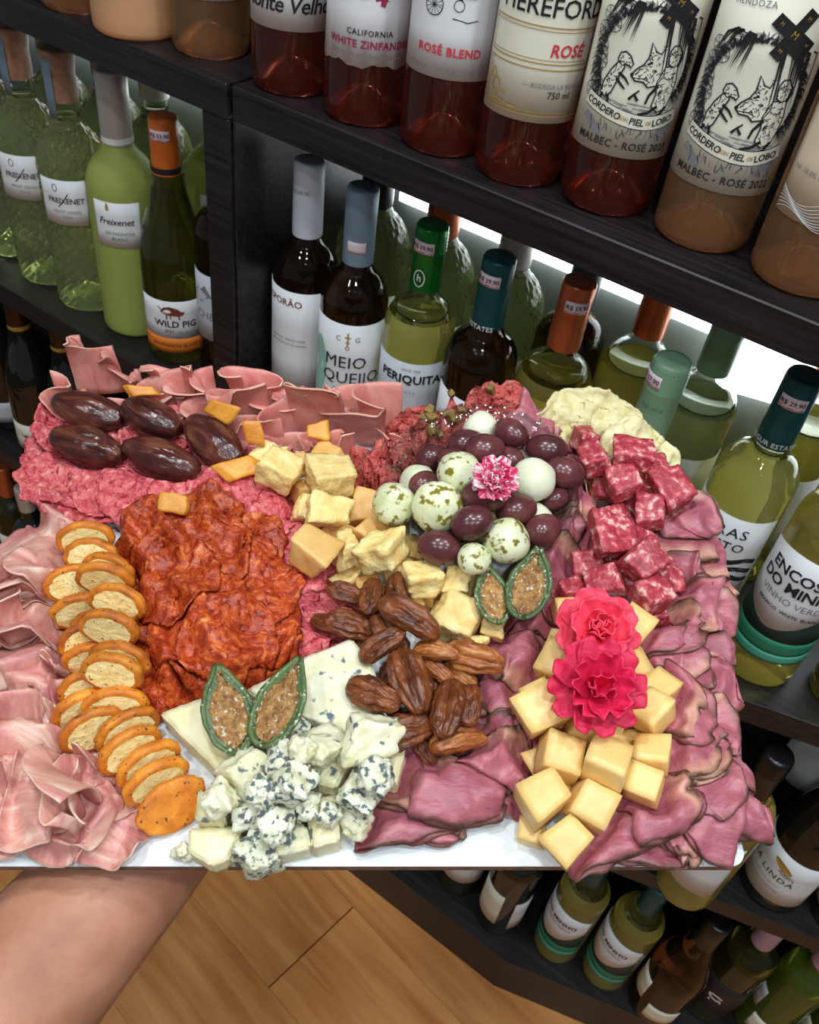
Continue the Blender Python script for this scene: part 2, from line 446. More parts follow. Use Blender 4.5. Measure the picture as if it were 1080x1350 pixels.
SHAPES = {   # body radius, body top, shoulder points up to the neck, neck radius, height
 'bordeaux': dict(r=.0372, sh=[(.0372, .186), (.0364, .199), (.030, .213), (.0195, .223), (.0152, .231)], rn=.0142, h=.302, cap0=.234),
 'bordeaux_tall': dict(r=.0362, sh=[(.0362, .190), (.0355, .204), (.030, .219), (.0195, .231), (.0152, .239)], rn=.0142, h=.318, cap0=.242),
 'burgundy': dict(r=.0405, sh=[(.0405, .125), (.0385, .150), (.031, .182), (.0215, .214), (.0165, .238)], rn=.0145, h=.300, cap0=.222),
 'sloping': dict(r=.0405, sh=[(.0405, .110), (.0385, .136), (.031, .164), (.0215, .190), (.0168, .206)], rn=.0145, h=.301, cap0=.210),
 'fat': dict(r=.0430, sh=[(.0430, .180), (.0420, .202), (.034, .221), (.0225, .234), (.0175, .243)], rn=.0165, h=.326, cap0=.246),
}
_gl = {}
def bottle_mesh(shape, gmat, fill, facet=False):
    key = (shape, gmat, fill, facet)
    if key in _gl: return _gl[key]
    s = SHAPES[shape]; r = s['r']; h = s['h']
    base = [(0, .030), (r * .22, .0275), (r * .45, .019), (r * .66, .008), (r * .80, .0015), (r * .90, 0), (r * .97, .0022), (r, .007)]
    body = [(r, .007 + (s['sh'][0][1] - .007) * k / 16) for k in range(1, 17)]
    outer = base + body + spl(s['sh'], 5)[1:] + [(s['rn'], s['sh'][-1][1] + (h - .01 - s['sh'][-1][1]) * k / 4) for k in range(1, 5)]
    outer += [(s['rn'] + .0015, h - .009), (s['rn'] + .0015, h - .003), (s['rn'] - .003, h - .002)]
    if facet:
        o2 = []
        for a, b in zip(outer[:-1], outer[1:]):
            o2.append(a)
            d = b[1] - a[1]
            if d > .006:
                for k in range(1, 4): o2.append((a[0] + (b[0] - a[0]) * k / 4, a[1] + d * k / 4))
        outer = o2 + [outer[-1]]
    n_out = len(outer)
    fz = fill
    inner = [(rr - .003, z) for (rr, z) in reversed(outer) if z > fz + .004 and z < h - .012 and rr > .006]
    rin = inner[-1][0] if inner else s['rn'] - .003
    prof = outer + inner + [(rin * .98, fz), (0, fz)]
    wob = None
    if facet:
        sb = s['sh'][0][1]
        def wob(rr, a, z):
            if z < .004 or rr < r * .55 or z > .24: return rr
            k = 20; w = 2 * math.pi * z / .0135
            amp = .0013
            return rr + amp * (abs(math.sin((k * a + w) / 2)) * abs(math.sin((k * a - w) / 2)) * 2 - 1)
    V, F, fr = lathe(prof, 120 if facet else 48, wob=wob)
    zc = V[:, 2]
    fm = [1 if (sum(zc[i] for i in q) / len(q) <= fz + 1e-6) else 0 for q in F]
    clear = G['clear'] if gmat in ('white', 'gold', 'green', 'rose', 'roselight', 'rosedark') else G[gmat]
    me = mesh('glass', V, F, [clear, G[gmat]], True, fm)
    _gl[key] = me
    return me
_tx = {}
def text2d(body, size, bold=0.0, shear=0.0, sp=1.0):
    key = (body, size, bold, shear, sp)
    if key in _tx: return _tx[key]
    cu = bpy.data.curves.new('t', 'FONT'); cu.body = body; cu.size = size; cu.offset = bold * size; cu.shear = shear
    cu.space_character = sp; cu.align_x = 'CENTER'; cu.align_y = 'CENTER'; cu.resolution_u = 2
    o = bpy.data.objects.new('t', cu)
    me = o.to_mesh()
    V = np.array([v.co[:] for v in me.vertices]).reshape(-1, 3); F = [tuple(p.vertices) for p in me.polygons]
    o.to_mesh_clear(); bpy.data.objects.remove(o); bpy.data.curves.remove(cu)
    _tx[key] = (V, F); return V, F
def bend(V, r):
    V = np.asarray(V, float); a = V[:, 0] / r
    return np.stack([r * np.sin(a), -r * np.cos(a), V[:, 1]], 1)
def label_me(r, w, z0, z1, m, cut=None):
    """paper patch around the bottle, facing -Y; cut(u)->(dz0,dz1) shapes lower and upper edge"""
    nu, nv = 25, 4; P = np.zeros((nu, nv, 3))
    for i in range(nu):
        u = i / (nu - 1) * 2 - 1; a = u * w / 2 / r
        d0, d1 = cut(u) if cut else (0, 0)
        for j in range(nv):
            z = z0 + d0 + (z1 + d1 - z0 - d0) * j / (nv - 1)
            P[i, j] = (r * math.sin(a), -r * math.cos(a), z)
    V, F = sheet(P, .0004)
    return mesh('label', V, F, [m])
def stroke(pts, wd):
    """a thin ribbon along 2-D points"""
    V = []; F = []
    for i, p in enumerate(pts):
        a = pts[max(i - 1, 0)]; b = pts[min(i + 1, len(pts) - 1)]
        tx, ty = b[0] - a[0], b[1] - a[1]; l = math.hypot(tx, ty) + 1e-9
        w = wd if not callable(wd) else wd(i / max(len(pts) - 1, 1))
        V.append((p[0] - ty / l * w / 2, p[1] + tx / l * w / 2, 0)); V.append((p[0] + ty / l * w / 2, p[1] - tx / l * w / 2, 0))
        if i: k = 2 * i; F.append((k - 2, k - 1, k + 1, k))
    return V, F
def join2(parts):
    V = []; F = []
    for v, f in parts:
        k = len(V); V += [tuple(x) for x in v]; F += [tuple(k + i for i in q) for q in f]
    return V, F
def arcpts(cx, cy, rx, ry, a0, a1, n=14): return [(cx + rx * math.cos(math.radians(a0 + (a1 - a0) * k / n)), cy + ry * math.sin(math.radians(a0 + (a1 - a0) * k / n))) for k in range(n + 1)]
def poly_fan(pts):
    """filled shape; star-shaped about its mean"""
    c = (sum(p[0] for p in pts) / len(pts), sum(p[1] for p in pts) / len(pts), 0)
    V = [c] + [(p[0], p[1], 0) for p in pts]; n = len(pts)
    return V, [(0, 1 + i, 1 + (i + 1) % n) for i in range(n)]

class Bottle:
    def __init__(self, name, shape, gmat, pos, face=0, fill=None, facet=False, tilt=None):
        """face: degrees the label is turned from facing the camera (positive = towards picture right)"""
        s = SHAPES[shape]; self.s = s; self.r = s['r']
        if fill is None: fill = s['sh'][-1][1] + .004
        a = math.atan2(-pos.x, pos.y) + math.radians(face)   # local -Y to camera
        M = Matrix.Translation(pos) @ Matrix.Rotation(a, 4, 'Z')
        self.root = empty(name, M)
        obj('glass', bottle_mesh(shape, gmat, fill, facet), self.root)
        if facet: self.r += .0016
    def cap(self, m, z0=None, top=None, kind='capsule', ribs=False, flare=0, band=None):
        s = self.s; z0 = max(z0 or s['cap0'], s['sh'][-1][1] + .002); h = top or s['h'] + .0015; r = s['rn'] + .0018
        r0 = max(r, np.interp(z0, [z for _, z in s['sh']], [q for q, _ in s['sh']]) + .0007)
        pr = [(r0, z0), (r + .0002, z0 + .012), (r, h - .028)]
        if ribs:
            for k in range(6): pr += [(r + .0006, h - .026 + k * .0036), (r - .0003, h - .0245 + k * .0036)]
        pr += [(r + flare, h - .003), (r + flare - .0015, h), (r * .6, h + .0002), (0, h)]
        V, F, _ = lathe(pr, 32)
        o = obj(kind, mesh('capsule', V, F, [CAP[m]]), self.root)
        if band:
            V, F, _ = lathe([(r0 + .0004, z0 + .002), (r0 + .0005, z0 + .009)], 32)
            obj('band', mesh('band', V, F, [band]), o)
        self.capo = o; self.rc = r
        return self
    def label(self, w, z0, z1, m=None, cut=None, off=0, name='label', rot=0):
        o = obj(name, label_me(self.r + .0004 + off, w, z0, z1, m or M_PAPER, cut), self.root)
        if rot: o.rotation_euler = (0, 0, math.radians(rot))
        self.lab = o; return self
    def text(self, body, size, x, z, m=None, bold=0, shear=0, sp=1.0, rot=0, name='lettering', r=None, par=None):
        V, F = text2d(body, size, bold, shear, sp); V = V.copy()
        if rot:
            c, s_ = math.cos(math.radians(rot)), math.sin(math.radians(rot)); V = np.stack([V[:, 0] * c - V[:, 1] * s_, V[:, 0] * s_ + V[:, 1] * c, V[:, 2]], 1)
        V = V + np.array([x, z, 0])
        obj(name, mesh('lettering', bend(V, (r or self.r) + .0013), F, [m or M_INK], False), par or self.lab)
        return self
    def art(self, VF, m, name='printed_drawing', off=0, r=None, par=None):
        V, F = VF
        obj(name, mesh(name, bend(V, (r or self.r) + .0011 + off), F, [m], False), par or self.lab); return self
    def price(self, txt='R$ 59,90', z=None, ang=0):
        z = z or self.s['h'] - .02; r = self.rc + .0004
        o = obj('price_tag', label_me(r + .0003, .024, z - .006, z + .006, M_TAG), self.root); o.rotation_euler = (0, 0, math.radians(ang))
        V, F = text2d(txt, .0062, .01); V = V + np.array([0, z + .0005, 0])
        obj('lettering', mesh('lettering', bend(V, r + .0013), F, [M_INK], False), o)
        V, F = stroke([(-.0115, z - .0042), (0, z - .0042), (.0115, z - .0042)], .0008)
        obj('red_line', mesh('red_line', bend(V, r + .0012), F, [M_REDINK], False), o)
        return self
    def tag(self, label, group=None):
        tag(self.root, label, 'bottle', group); return self
M_TAG = pmat('price_tag_paper', S(226, 206, 214), .6)
def PLpx(px, py, dep, z0):
    """place of a bottle whose axis shows at a pixel, standing dep behind the shelf front"""
    r = ray(px, py); t = (DL - dep - nL.dot(EYE)) / nL.dot(r); p = EYE + r * t
    return Vector((p.x, p.y, z0))
def PRpx(px, py, dep, z0):
    r = ray(px, py); t = (DR - dep - nR.dot(EYE)) / nR.dot(r); p = EYE + r * t
    return Vector((p.x, p.y, z0))
def onL(s, dep, z): return PL(s, dep, z)
def onR(s, dep, z): return PR(s, dep, z)

# ---- top shelf: rosé row
def top(px, py): return at(px, py, Z_TOP)
b = Bottle('wine_bottle', 'bordeaux', 'roselight', top(104, 6), 0).cap('copper').label(.07, .075, .16, M_PAPER)
b.tag('clear orange rosé bottle at the far end, behind the frosted peach bottle')
b = Bottle('wine_bottle', 'fat', 'peach', top(182, 38), 0).cap('pale').label(.07, .10, .17, M_CREAM)
b.tag('frosted peach-coloured bottle on the upper shelf')
b = Bottle('wine_bottle', 'bordeaux', 'roselight', top(279, 64), -22).cap('white').label(.10, .052, .15, M_PAPER)
b.text('ITALIA', .009, .034, .0575, M_REDINK)
bl = []
q = random.Random(3)
for k in range(60):
    x = -.03 + q.random() * .034; z = .062 + q.random() * .03
    bl.append(stroke([(x, z), (x + q.uniform(-.004, .004), z + q.uniform(-.004, .004))], .0012))
b.art(join2(bl), M_INK)
b.tag('pale orange rosé bottle with a white label lettered ITALIA in pink')
b = Bottle('wine_bottle', 'bordeaux', 'rosedark', top(385, 110), -8).cap('black').label(.098, .055, .15, M_PAPER)
b.text('Monte Velho', .0185, -.004, .075, M_INK, .012, .18, .92)
b.tag('rosé bottle with a white label lettered Monte Velho in italics')
def torn(u): return (.0016 * math.sin(u * 9) + .001 * math.sin(u * 23), 0)
b = Bottle('wine_bottle', 'bordeaux', 'rosedark', top(480, 148), 0).cap('white').label(.104, .05, .17, M_PAPER, torn)
b.text('CALIFORNIA', .0062, 0, .0755, M_INK, .01, 0, 1.15).text('WHITE ZINFANDEL', .0082, .001, .0665, M_BURG, .02, 0, 1.08).text('DESIGNED BY ROBERT MONDAVI', .0046, .002, .058, M_GREYINK, 0, 0, 1.05)
bl = [stroke([(-.012, .145), (-.006, .10)], lambda t: .012 - .006 * t), stroke([(.022, .145), (.009, .096)], lambda t: .014 - .010 * t)]
bl += [stroke([(-.002, .15), (.006, .10)], lambda t: .010 - .004 * t)]
b.art(join2(bl), M_BURG)
b.art(join2([stroke([(-.018 + .006 * k, .125 - .002 * k), (-.012 + .006 * k, .120 + .002 * k)], .0007) for k in range(7)] + [stroke([(-.012, .103 + .004 * k), (.014, .100 + .004 * k)], .0005) for k in range(5)]), M_INK, off=.0003)
b.tag('dark rosé bottle with a white label lettered White Zinfandel in burgundy')
b = Bottle('wine_bottle', 'bordeaux', 'rosedark', top(582, 186), -6).cap('white').label(.098, .062, .16, M_PAPER)
b.text('ROSÉ BLEND', .0088, 0, .082, M_REDINK, .025, 0, 1.08).text('MENDOZA · WINE OF ARGENTINA', .0046, 0, .068, M_GREYINK)
wh = [stroke(arcpts(-.016, .113, .0075, .0075, 0, 360, 22), .0007), stroke(arcpts(.004, .115, .004, .004, 0, 360, 16), .0006)]
wh += [stroke([(-.016, .113), (-.016 + .0075 * math.cos(k), .113 + .0075 * math.sin(k))], .0004) for k in np.arange(0, 6.28, .5)]
wh += [stroke([(-.024, .124), (-.01, .121), (.006, .119)], .0012), stroke([(.0, .106), (.012, .104), (.02, .106)], .0007), stroke([(-.028, .134), (-.02, .128), (-.006, .13), (.004, .124)], .001)]
b.art(join2(wh), M_INK)
b.text('ROSÉ', .004, .012, .121, M_GREYINK)
b.tag('rosé bottle with a cart drawing and red ROSÉ BLEND on its white label')
b = Bottle('wine_bottle', 'bordeaux', 'rosedark', top(682, 223), 5).cap('black').label(.106, .052, .18, M_CREAM)
b.text('HEREFORD', .0175, .002, .131, M_INK, .008).text('ROSÉ', .0118, .018, .1035, M_REDINK, .02, .1).text('— BODEGA LA ROSA —', .0048, .014, .079, M_GREYINK).text('750 ml', .0072, .018, .0725, M_INK)
ln = []
for (z, w) in ((.119, .0008), (.1165, .0005), (.0945, .0008), (.097, .0005), (.0905, .0008), (.060, .0005), (.0575, .0008)):
    ln.append(stroke([(-.05 + .0034 * k, z) for k in range(31)], w))
ln += [stroke([(-.0478, .0575), (-.0478, .0905)], .0007), stroke([(-.0445, .060), (-.0445, .0905)], .0005), stroke([(-.0478, .0945), (-.0478, .119)], .0007)]
b.art(join2(ln), M_GOLD)
sc = [stroke(arcpts(-.036, .072, .004, .005, 0, 330, 16), .0011), stroke(arcpts(-.030, .066, .005, .003, 20, 300, 14), .001), stroke([(-.04, .062), (-.03, .0625), (-.022, .061), (-.014, .061)], .0012), stroke(arcpts(-.04, .079, .0025, .004, -60, 250, 12), .0009)]
b.art(join2(sc), M_GOLD, off=.0002)
b.tag('rosé bottle with a cream label ruled in gold and lettered HEREFORD')

def cordero(b, year, rot):
    b.label(.108, .047, .178, M_CREAM)
    q = random.Random(11); dark = []; gray = []
    # jungle foliage: drooping fronds and round leaves around the clearing
    for k in range(54):
        t = k / 53; a = math.radians(215 - 250 * t)
        cx, cz = .033 * math.cos(a), .112 + .034 * math.sin(a)
        for j in range(7):
            an = a + q.uniform(-1.1, 1.1); l = q.uniform(.006, .013)
            p0 = (cx, cz); p1 = (cx + l * .5 * math.cos(an), cz + l * .5 * math.sin(an)); p2 = (cx + l * math.cos(an), cz + l * math.sin(an) - .004)
            (dark if q.random() < .55 else gray).append(stroke([p0, p1, p2], lambda t, w=q.uniform(.0007, .0017): w * (1.1 - t)))
    for k in range(12):
        cx, cz = -.033 + q.uniform(-.005, .006), .082 + .055 * k / 11
        for j in range(7): gray.append(stroke([(cx, cz), (cx + .006 * math.cos(j), cz + .005 * math.sin(j))], .0006))
        dark.append(stroke(arcpts(cx, cz, .006, .005, 0, 360, 12), .0005))
    for j in range(18):   # palm fronds hanging at the top
        x = -.014 + q.uniform(-.018, .006); dark.append(stroke([(x * .6 - .004, .150), (x, .146), (x * 1.35, .128 + q.uniform(-.004, .006))], lambda t: .0017 * (1.05 - t)))
        x = .018 + q.uniform(-.008, .020); dark.append(stroke([(.014, .148), (x, .143), (x + .004, .112 + q.uniform(-.012, .01))], lambda t: .002 * (1.05 - t)))
    for j in range(30):   # ground hatching
        x = q.uniform(-.03, .03); z = q.uniform(.079, .086); gray.append(stroke([(x, z), (x + .007, z - .0006)], .0005))
    for j in range(30):
        x = q.uniform(-.034, .034); z = q.uniform(.064, .0705) + abs(x) * .05; (dark if j % 2 else gray).append(stroke([(x, z), (x + q.uniform(-.003, .003), z - .005)], .0005))
    # the small sheep standing upright, the wolf and the lamb behind it: pale bodies, dark outline, hatching
    pale = []
    def figure(outline, hatch, hw=.0005, ow=.0008):
        gray.append(stroke(outline + outline[:1], ow * 2.2)); pale.append(poly_fan(outline)); dark.append(stroke(outline + outline[:1], ow))
        xs = [p[0] for p in outline]; zs = [p[1] for p in outline]; cx, cz = sum(xs) / len(xs), sum(zs) / len(zs)
        for i in range(hatch):
            p = outline[q.randrange(len(outline))]; t = q.uniform(.15, .75)
            x, z = p[0] + (cx - p[0]) * t, p[1] + (cz - p[1]) * t
            dark.append(stroke([(x, z), (x + q.uniform(-.0025, .0025), z + q.uniform(-.0028, .0012))], hw))
    figure([(-.0265, .088), (-.0255, .096), (-.022, .104), (-.018, .110), (-.014, .112), (-.0125, .108), (-.0145, .103), (-.016, .097), (-.018, .090), (-.022, .086)], 34)
    figure([(-.0185, .112), (-.0175, .1165), (-.014, .118), (-.010, .116), (-.007, .1115), (-.008, .1095), (-.012, .1105), (-.0145, .109)], 14)
    for (c0, c1, c2) in (((-.024, .088), (-.028, .081), (-.0255, .077)), ((-.020, .088), (-.0185, .082), (-.0165, .078)), ((-.0155, .104), (-.010, .1015), (-.0065, .098)), ((-.0165, .100), (-.0115, .0965), (-.0085, .0945))):
        dark.append(stroke([c0, c1, c2], lambda t: .0022 - .0011 * t))
    figure([(-.0065, .1045), (-.004, .1085), (.0005, .1125), (.003, .118), (.0025, .127), (.0065, .1215), (.0105, .1205), (.0145, .1285), (.0155, .117), (.0165, .107), (.0125, .100), (.007, .0985), (.003, .1015), (-.003, .1015)], 60)
    figure([(.0165, .122), (.0185, .126), (.0225, .1265), (.026, .122), (.0255, .114), (.0215, .1125), (.0175, .115)], 24)
    figure([(.016, .1125), (.0255, .1135), (.028, .104), (.0275, .094), (.025, .085), (.019, .082), (.0135, .086), (.0145, .095), (.0125, .102)], 60)
    for (c0, c1, c2) in (((.018, .086), (.0115, .081), (.005, .0795)), ((.025, .086), (.0215, .080), (.0165, .078)), ((.0145, .100), (.0095, .093), (.0085, .087)), ((.0255, .113), (.0275, .118), (.0265, .123))):
        dark.append(stroke([c0, c1, c2], lambda t: .0026 - .0012 * t))
    dark.append(stroke([(.0025, .113), (.0062, .1145)], .0013)); dark.append(poly_fan(arcpts(-.006, .1050, .0014, .0013, 0, 360, 8))); dark.append(stroke([(-.005, .103), (.002, .1035), (.007, .102)], .0006))
    dark.append(stroke([(-.004, .0885), (-.001, .0925), (.0025, .0885)], .0022)); dark.append(stroke([(-.001, .0925), (.002, .0955)], .0012))
    b.art(join2(pale), M_CREAM, off=.00015)
    b.art(join2(dark), M_INK, off=.0003); b.art(join2(gray), M_GREYINK, off=-.0001)
    # cross of two bars
    X = []
    for an in (60, 152):
        c, s_ = math.cos(math.radians(an)), math.sin(math.radians(an)); cx, cz = .014, .153
        for k in range(6): pass
        X.append(stroke([(cx + c * .0165 * t, cz + s_ * .0165 * t) for t in np.linspace(-1, 1, 9)], .0085))
    b.art(join2(X), M_INK, 'cross_emblem', .0004)
    b.text('M', .006, .014, .153, M_GOLD, 0, 0, 1, -28, r=b.r + .0006)
    for an in (60, 152, 240, 332):
        b.text('M', .0034, .014 + .0115 * math.cos(math.radians(an)), .153 + .0115 * math.sin(math.radians(an)), M_GOLD, 0, 0, 1, -28, r=b.r + .0006)
    # banner: white ribbon with dark folded ends
    def wave(x): return .0745 + .004 * (x / .03) ** 2 - .0018 * math.sin(x / .03 * 2)
    xs = np.linspace(-.0375, .0375, 18)
    b.art(stroke([(x, wave(x)) for x in xs], .0105), M_INK, 'banner', .0002); b.art(stroke([(x, wave(x)) for x in xs], .0095), M_CREAM, 'banner', .0004)
    b.art(stroke([(-.036 + .002 * k, .0705 - .0012 * k) for k in range(9)], .005), M_GREYINK, 'banner_end', .00015)
    b.art(stroke([(.036 - .002 * k, .0705 - .0008 * k) for k in range(7)], .005), M_GREYINK, 'banner_end', .00015)
    x = -.0265
    for w, sz, mm, xx in (('CORDERO', .0066, M_INK, -.0215), ('CON', .0036, M_GOLD, -.0045), ('PIEL', .0066, M_INK, .0060), ('DE', .0034, M_GOLD, .0150), ('LOBO', .0066, M_INK, .0262)):
        b.text(w, sz, xx, wave(xx), mm, .018, .08, .95, math.degrees(math.atan((wave(xx + .002) - wave(xx - .002)) / .004)), r=b.r + .0006)
    b.text('MALBEC - ROSÉ ' + year, .0078, 0, .0555, M_INK, .01, .05, 1.05)
    b.text('MENDOZA', .0056, -.017, .166, M_GREYINK, 0, 0, 1.1, 6).text('ARGENTINA', .0056, .040, .160, M_GREYINK, 0, 0, 1.1, -20).text('750 ml', .0055, .028, .0625, M_GREYINK)
    return b
b = Bottle('wine_bottle', 'bordeaux', 'rosedark', top(796, 260), 4).cap('white'); cordero(b, '2023', 0)
b.tag('deep rosé bottle with an engraved wolf-and-sheep label dated 2023')
b = Bottle('wine_bottle', 'bordeaux', 'roselight', top(922, 306), 2).cap('white'); cordero(b, '2022', 0)
b.tag('paler rosé bottle with an engraved wolf-and-sheep label dated 2022')
M_SAND = pmat('sand_label', S(224, 206, 178), .6)
b = Bottle('wine_bottle', 'bordeaux', 'roselight', top(1052, 362), 22).cap('white').label(.108, .05, .17, M_SAND)
hill = []
for k in range(9): hill.append(stroke([(-.054 + .003 * i, .052 + .0016 * k + .004 * math.sin(i * .35 + .3 * k)) for i in range(37)], .0004))
b.art(join2(hill), M_WHITEINK); b.text('R', .016, .0, .108, M_INK).text('MENDOZA', .0055, .0, .073, M_BROWNINK).text('vol. 10,0% vol.', .005, -.036, .082, M_GREYINK, 0, 0, 1, -4)
b.tag('pale rosé bottle with a sand-coloured label and white hill lines at its foot')

# ---- middle shelf, left bay
def mid(px, py): return at(px, py, Z_MID)
GFX = 'tall faceted sparkling bottles of the same kind'
for k, (px, py, fc) in enumerate(((18, 322, -30), (70, 358, -26), (122, 391, -24))):
    b = Bottle('wine_bottle', 'fat', 'green', mid(px, py), fc, facet=True).cap('cork', .268, .326, 'stopper', flare=.0028)
    b.label(.060, .128, .186, M_PAPER)
    if k == 0:
        b.tag('faceted green bottle half cut off beyond the two lettered FREIXENET bottles')
    else:
        b.text('FREIXENET', .0098, .004, .160, M_INK, .01, 0, .95).text('PINOT GRIGIO', .0052, .004, .146, M_GREYINK).text('ITALIA', .0042, .004, .139, M_GREYINK)
        b.art(join2([stroke([(-.006, .152), (.0, .158), (.008, .170)], .0012), stroke(arcpts(-.008, .176, .003, .0045, 0, 360, 14), .0008)]), M_INK)
        b.tag(['', 'clear faceted FREIXENET bottle standing next to the frosted green bottle\'s twin', 'clear faceted FREIXENET bottle right beside the frosted green bottle'][k])
        if k == 1: b.root['label'] = 'clear faceted FREIXENET bottle standing between two other faceted bottles'
    st = label_me(.0186 + .0015, .012, .250, .322, CAP['bluegrey']); so = obj('seal_strip', st, b.root); so.rotation_euler = (0, 0, math.radians(-20))
b = Bottle('wine_bottle', 'fat', 'frost', mid(182, 423), -16).cap('pale', .240, .327, band=M_WHITEINK)
b.label(.058, .130, .188, M_PAPER).text('Freixenet', .0118, -.001, .164, M_INK, .006, .25, .95).text('SAUVIGNON', .0062, .002, .149, M_TEALINK).text('BLANC', .0062, .002, .142, M_TEALINK)
b.art(join2([stroke([(-.010, .178), (-.010, .184)], .004), stroke([(-.010, .1835), (-.010, .187)], .0024)]), M_GOLD)
b.tag('frosted yellow-green bottle lettered Freixenet in script')
b = Bottle('wine_bottle', 'burgundy', 'olive', onL(-.775, .066, Z_MID), -8).cap('orange', .205, .302, band=M_INK).price('R$ 53,90', .285, -12)
b.label(.094, .040, .094, M_PAPER).label(.094, .020, .041, M_ORANGE, off=.0001, name='label_band')
lab2 = b.lab; b.lab = [c for c in b.root.children if c.name.startswith('label') and 'band' not in c.name][0]
b.text('WILD PIG', .0125, .002, .062, M_INK, .02, 0, 1.0).text('2021', .006, -.006, .052, M_INK).text('IGP PAYS D\'OC', .0045, .02, .050, M_GREYINK)
b.lab = lab2; b.text('SAUVIGNON BLANC', .0068, .0, .031, M_BROWNINK, .01, r=b.r + .0003)
b.lab = [c for c in b.root.children if c.name.startswith('label') and 'band' not in c.name][0]
b.art(join2([poly_fan([(-.016, .079), (-.012, .085), (-.004, .087), (.006, .084), (.010, .080), (.014, .080), (.013, .076), (.008, .074), (0, .0745), (-.008, .075)]), stroke([(-.008, .076), (-.0085, .069)], .0018), stroke([(.006, .076), (.0075, .069)], .0018), stroke([(-.004, .076), (-.003, .070)], .0014), stroke([(-.014, .081), (-.019, .086)], .0012)]), M_BROWNINK)
b.tag('olive-green bottle with an orange neck and a WILD PIG label')
b = Bottle('wine_bottle', 'bordeaux', 'brown', onL(-.697, .079, Z_MID), -12, fill=.2).cap('black').label(.098, .062, .15, M_GREYLAB)
b.art(join2([poly_fan([(-.045, .118), (-.036, .13), (-.03, .128), (-.022, .136), (-.012, .122), (0, .126), (.012, .116), (.0, .112), (-.03, .112)])]), M_GREYINK)
b.text('CHESS', .015, -.018, .096, M_GREYINK, 0, .1).text('2021', .005, -.012, .072, M_GREYINK)
b.tag('brown bottle with a pale mountain label squeezed against the upright post')
# back row of the left bay
for k, (s, dep, shp, gm, cp, fac, txt) in enumerate(((-1.10, .17, 'fat', 'green', 'cork', True, 'faceted green bottle in the back row behind the FREIXENET bottles'),
        (-1.00, .175, 'fat', 'green', 'cork', True, 'faceted green bottle in the back row behind the FREIXENET bottles'),
        (-.905, .17, 'fat', 'green', 'pale', True, 'faceted bottle with a pale neck in the back row behind the frosted bottle'),
        (-.80, .175, 'fat', 'frost', 'pale', False, 'frosted pale green bottle in the back row behind the WILD PIG bottle'),
        (-.71, .18, 'fat', 'frost', 'white', False, 'frosted green bottle in the back row next to the upright post'))):
    b = Bottle('wine_bottle', shp, gm, onL(s, dep, Z_MID), 0, facet=fac).cap(cp, .262)
    b.label(.055, .13, .186, M_PAPER); b.tag(txt, 'back row of faceted bottles' if k < 2 else None)

# ---- middle shelf, right bay, front row
def midtop(px, py, h): return Vector((*at(px, py, Z_MID + h).xy, Z_MID))
b = Bottle('wine_bottle', 'bordeaux_tall', 'brown', onL(-.570, .072, Z_MID), -18).cap('white', .238).label(.112, .055, .188, M_PAPER)
b.text('ESPORÃO', .0115, -.016, .174, M_BROWNINK, .006).text('BRANCO · WHITE WINE', .004, -.008, .128, M_GREYINK).text('DENOMINAÇÃO DE ORIGEM', .0036, -.008, .122, M_GREYINK)
b.text('R$ 89,90', .0058, -.004, .291, M_GREYINK, r=b.rc, par=b.capo)
b.tag('dark bottle with a plain white capsule and a white ESPORÃO label')
b = Bottle('wine_bottle', 'bordeaux_tall', 'brown', onL(-.497, .066, Z_MID), -2).cap('bluegrey', .238).label(.112, .05, .185, M_PAPER)
b.art(poly_fan(arcpts(-.040, .124, .0135, .036, 0, 360, 28)), M_MINT, 'mint_panel')
b.text('C', .0085, -.013, .168, M_GREYINK).text('G', .0085, .008, .168, M_GREYINK).text('MEIO', .0205, -.004, .138, M_INK, 0, 0, 1.02, r=b.r + .0004).text('QUEIJO', .0205, .004, .118, M_INK, 0, 0, 1.0, r=b.r + .0004).text('DOURO', .0098, .003, .101, M_GREYINK, 0, 0, 1.15)
b.art(join2([stroke([(-.0025, .176), (-.0025, .160)], .0018), stroke([(-.006, .170), (.001, .170)], .0012), stroke([(-.005, .164), (0, .164)], .001), stroke(arcpts(-.0025, .157, .002, .002, 0, 360, 10), .001)]), M_GOLD)
o = obj('price_tag', label_me(b.rc + .0006, .020, .256, .268, M_TAG), b.root); o.rotation_euler = (0, math.radians(0), math.radians(-6))
b.tag('dark bottle with a blue-grey capsule and a MEIO QUEIJO label')
b = Bottle('wine_bottle', 'bordeaux', 'white', onL(-.423, .083, Z_MID), -4, fill=.208).cap('green', .236, ribs=True, kind='screw_cap').price('R$ 59,90', .284, -22)
b.label(.106, .048, .165, M_GREYLAB).text('PERIQUITA', .0142, 0, .145, M_INK, .03, 0, 1.02).text('2022', .005, .0, .129, M_GREYINK, 0, 0, 1.6).text('SINCE 1850', .0042, 0, .157, M_GREYINK)
b.art(join2([stroke([(-.026 + .004 * k, .118 + .002 * math.sin(k * 1.7)) for k in range(5)], .0008), stroke([(-.02, .112), (-.01, .119), (-.004, .113)], .0008), stroke([(.022, .09), (.028, .096)], .002)]), M_TEALINK)
b.text('h', .0105, -.006, .2525, M_WHITEINK, .02, r=b.rc + .0006, par=b.capo)
b.art(stroke(arcpts(-.006, .252, .0058, .0088, 0, 360, 24), .0012), M_WHITEINK, 'oval_emblem', r=b.rc + .0006, par=b.capo)
b.tag('white wine bottle with a green screw cap and a PERIQUITA label')
b = Bottle('wine_bottle', 'bordeaux', 'brown', midtop(660, 338, .303), 8).cap('teal', .226).price('R$ 29,90', .284, -32)
b.text('ESTATES', .0072, -.010, .2345, M_WHITEINK, .015, 0, 1.05, r=b.rc + .0012, par=b.capo)
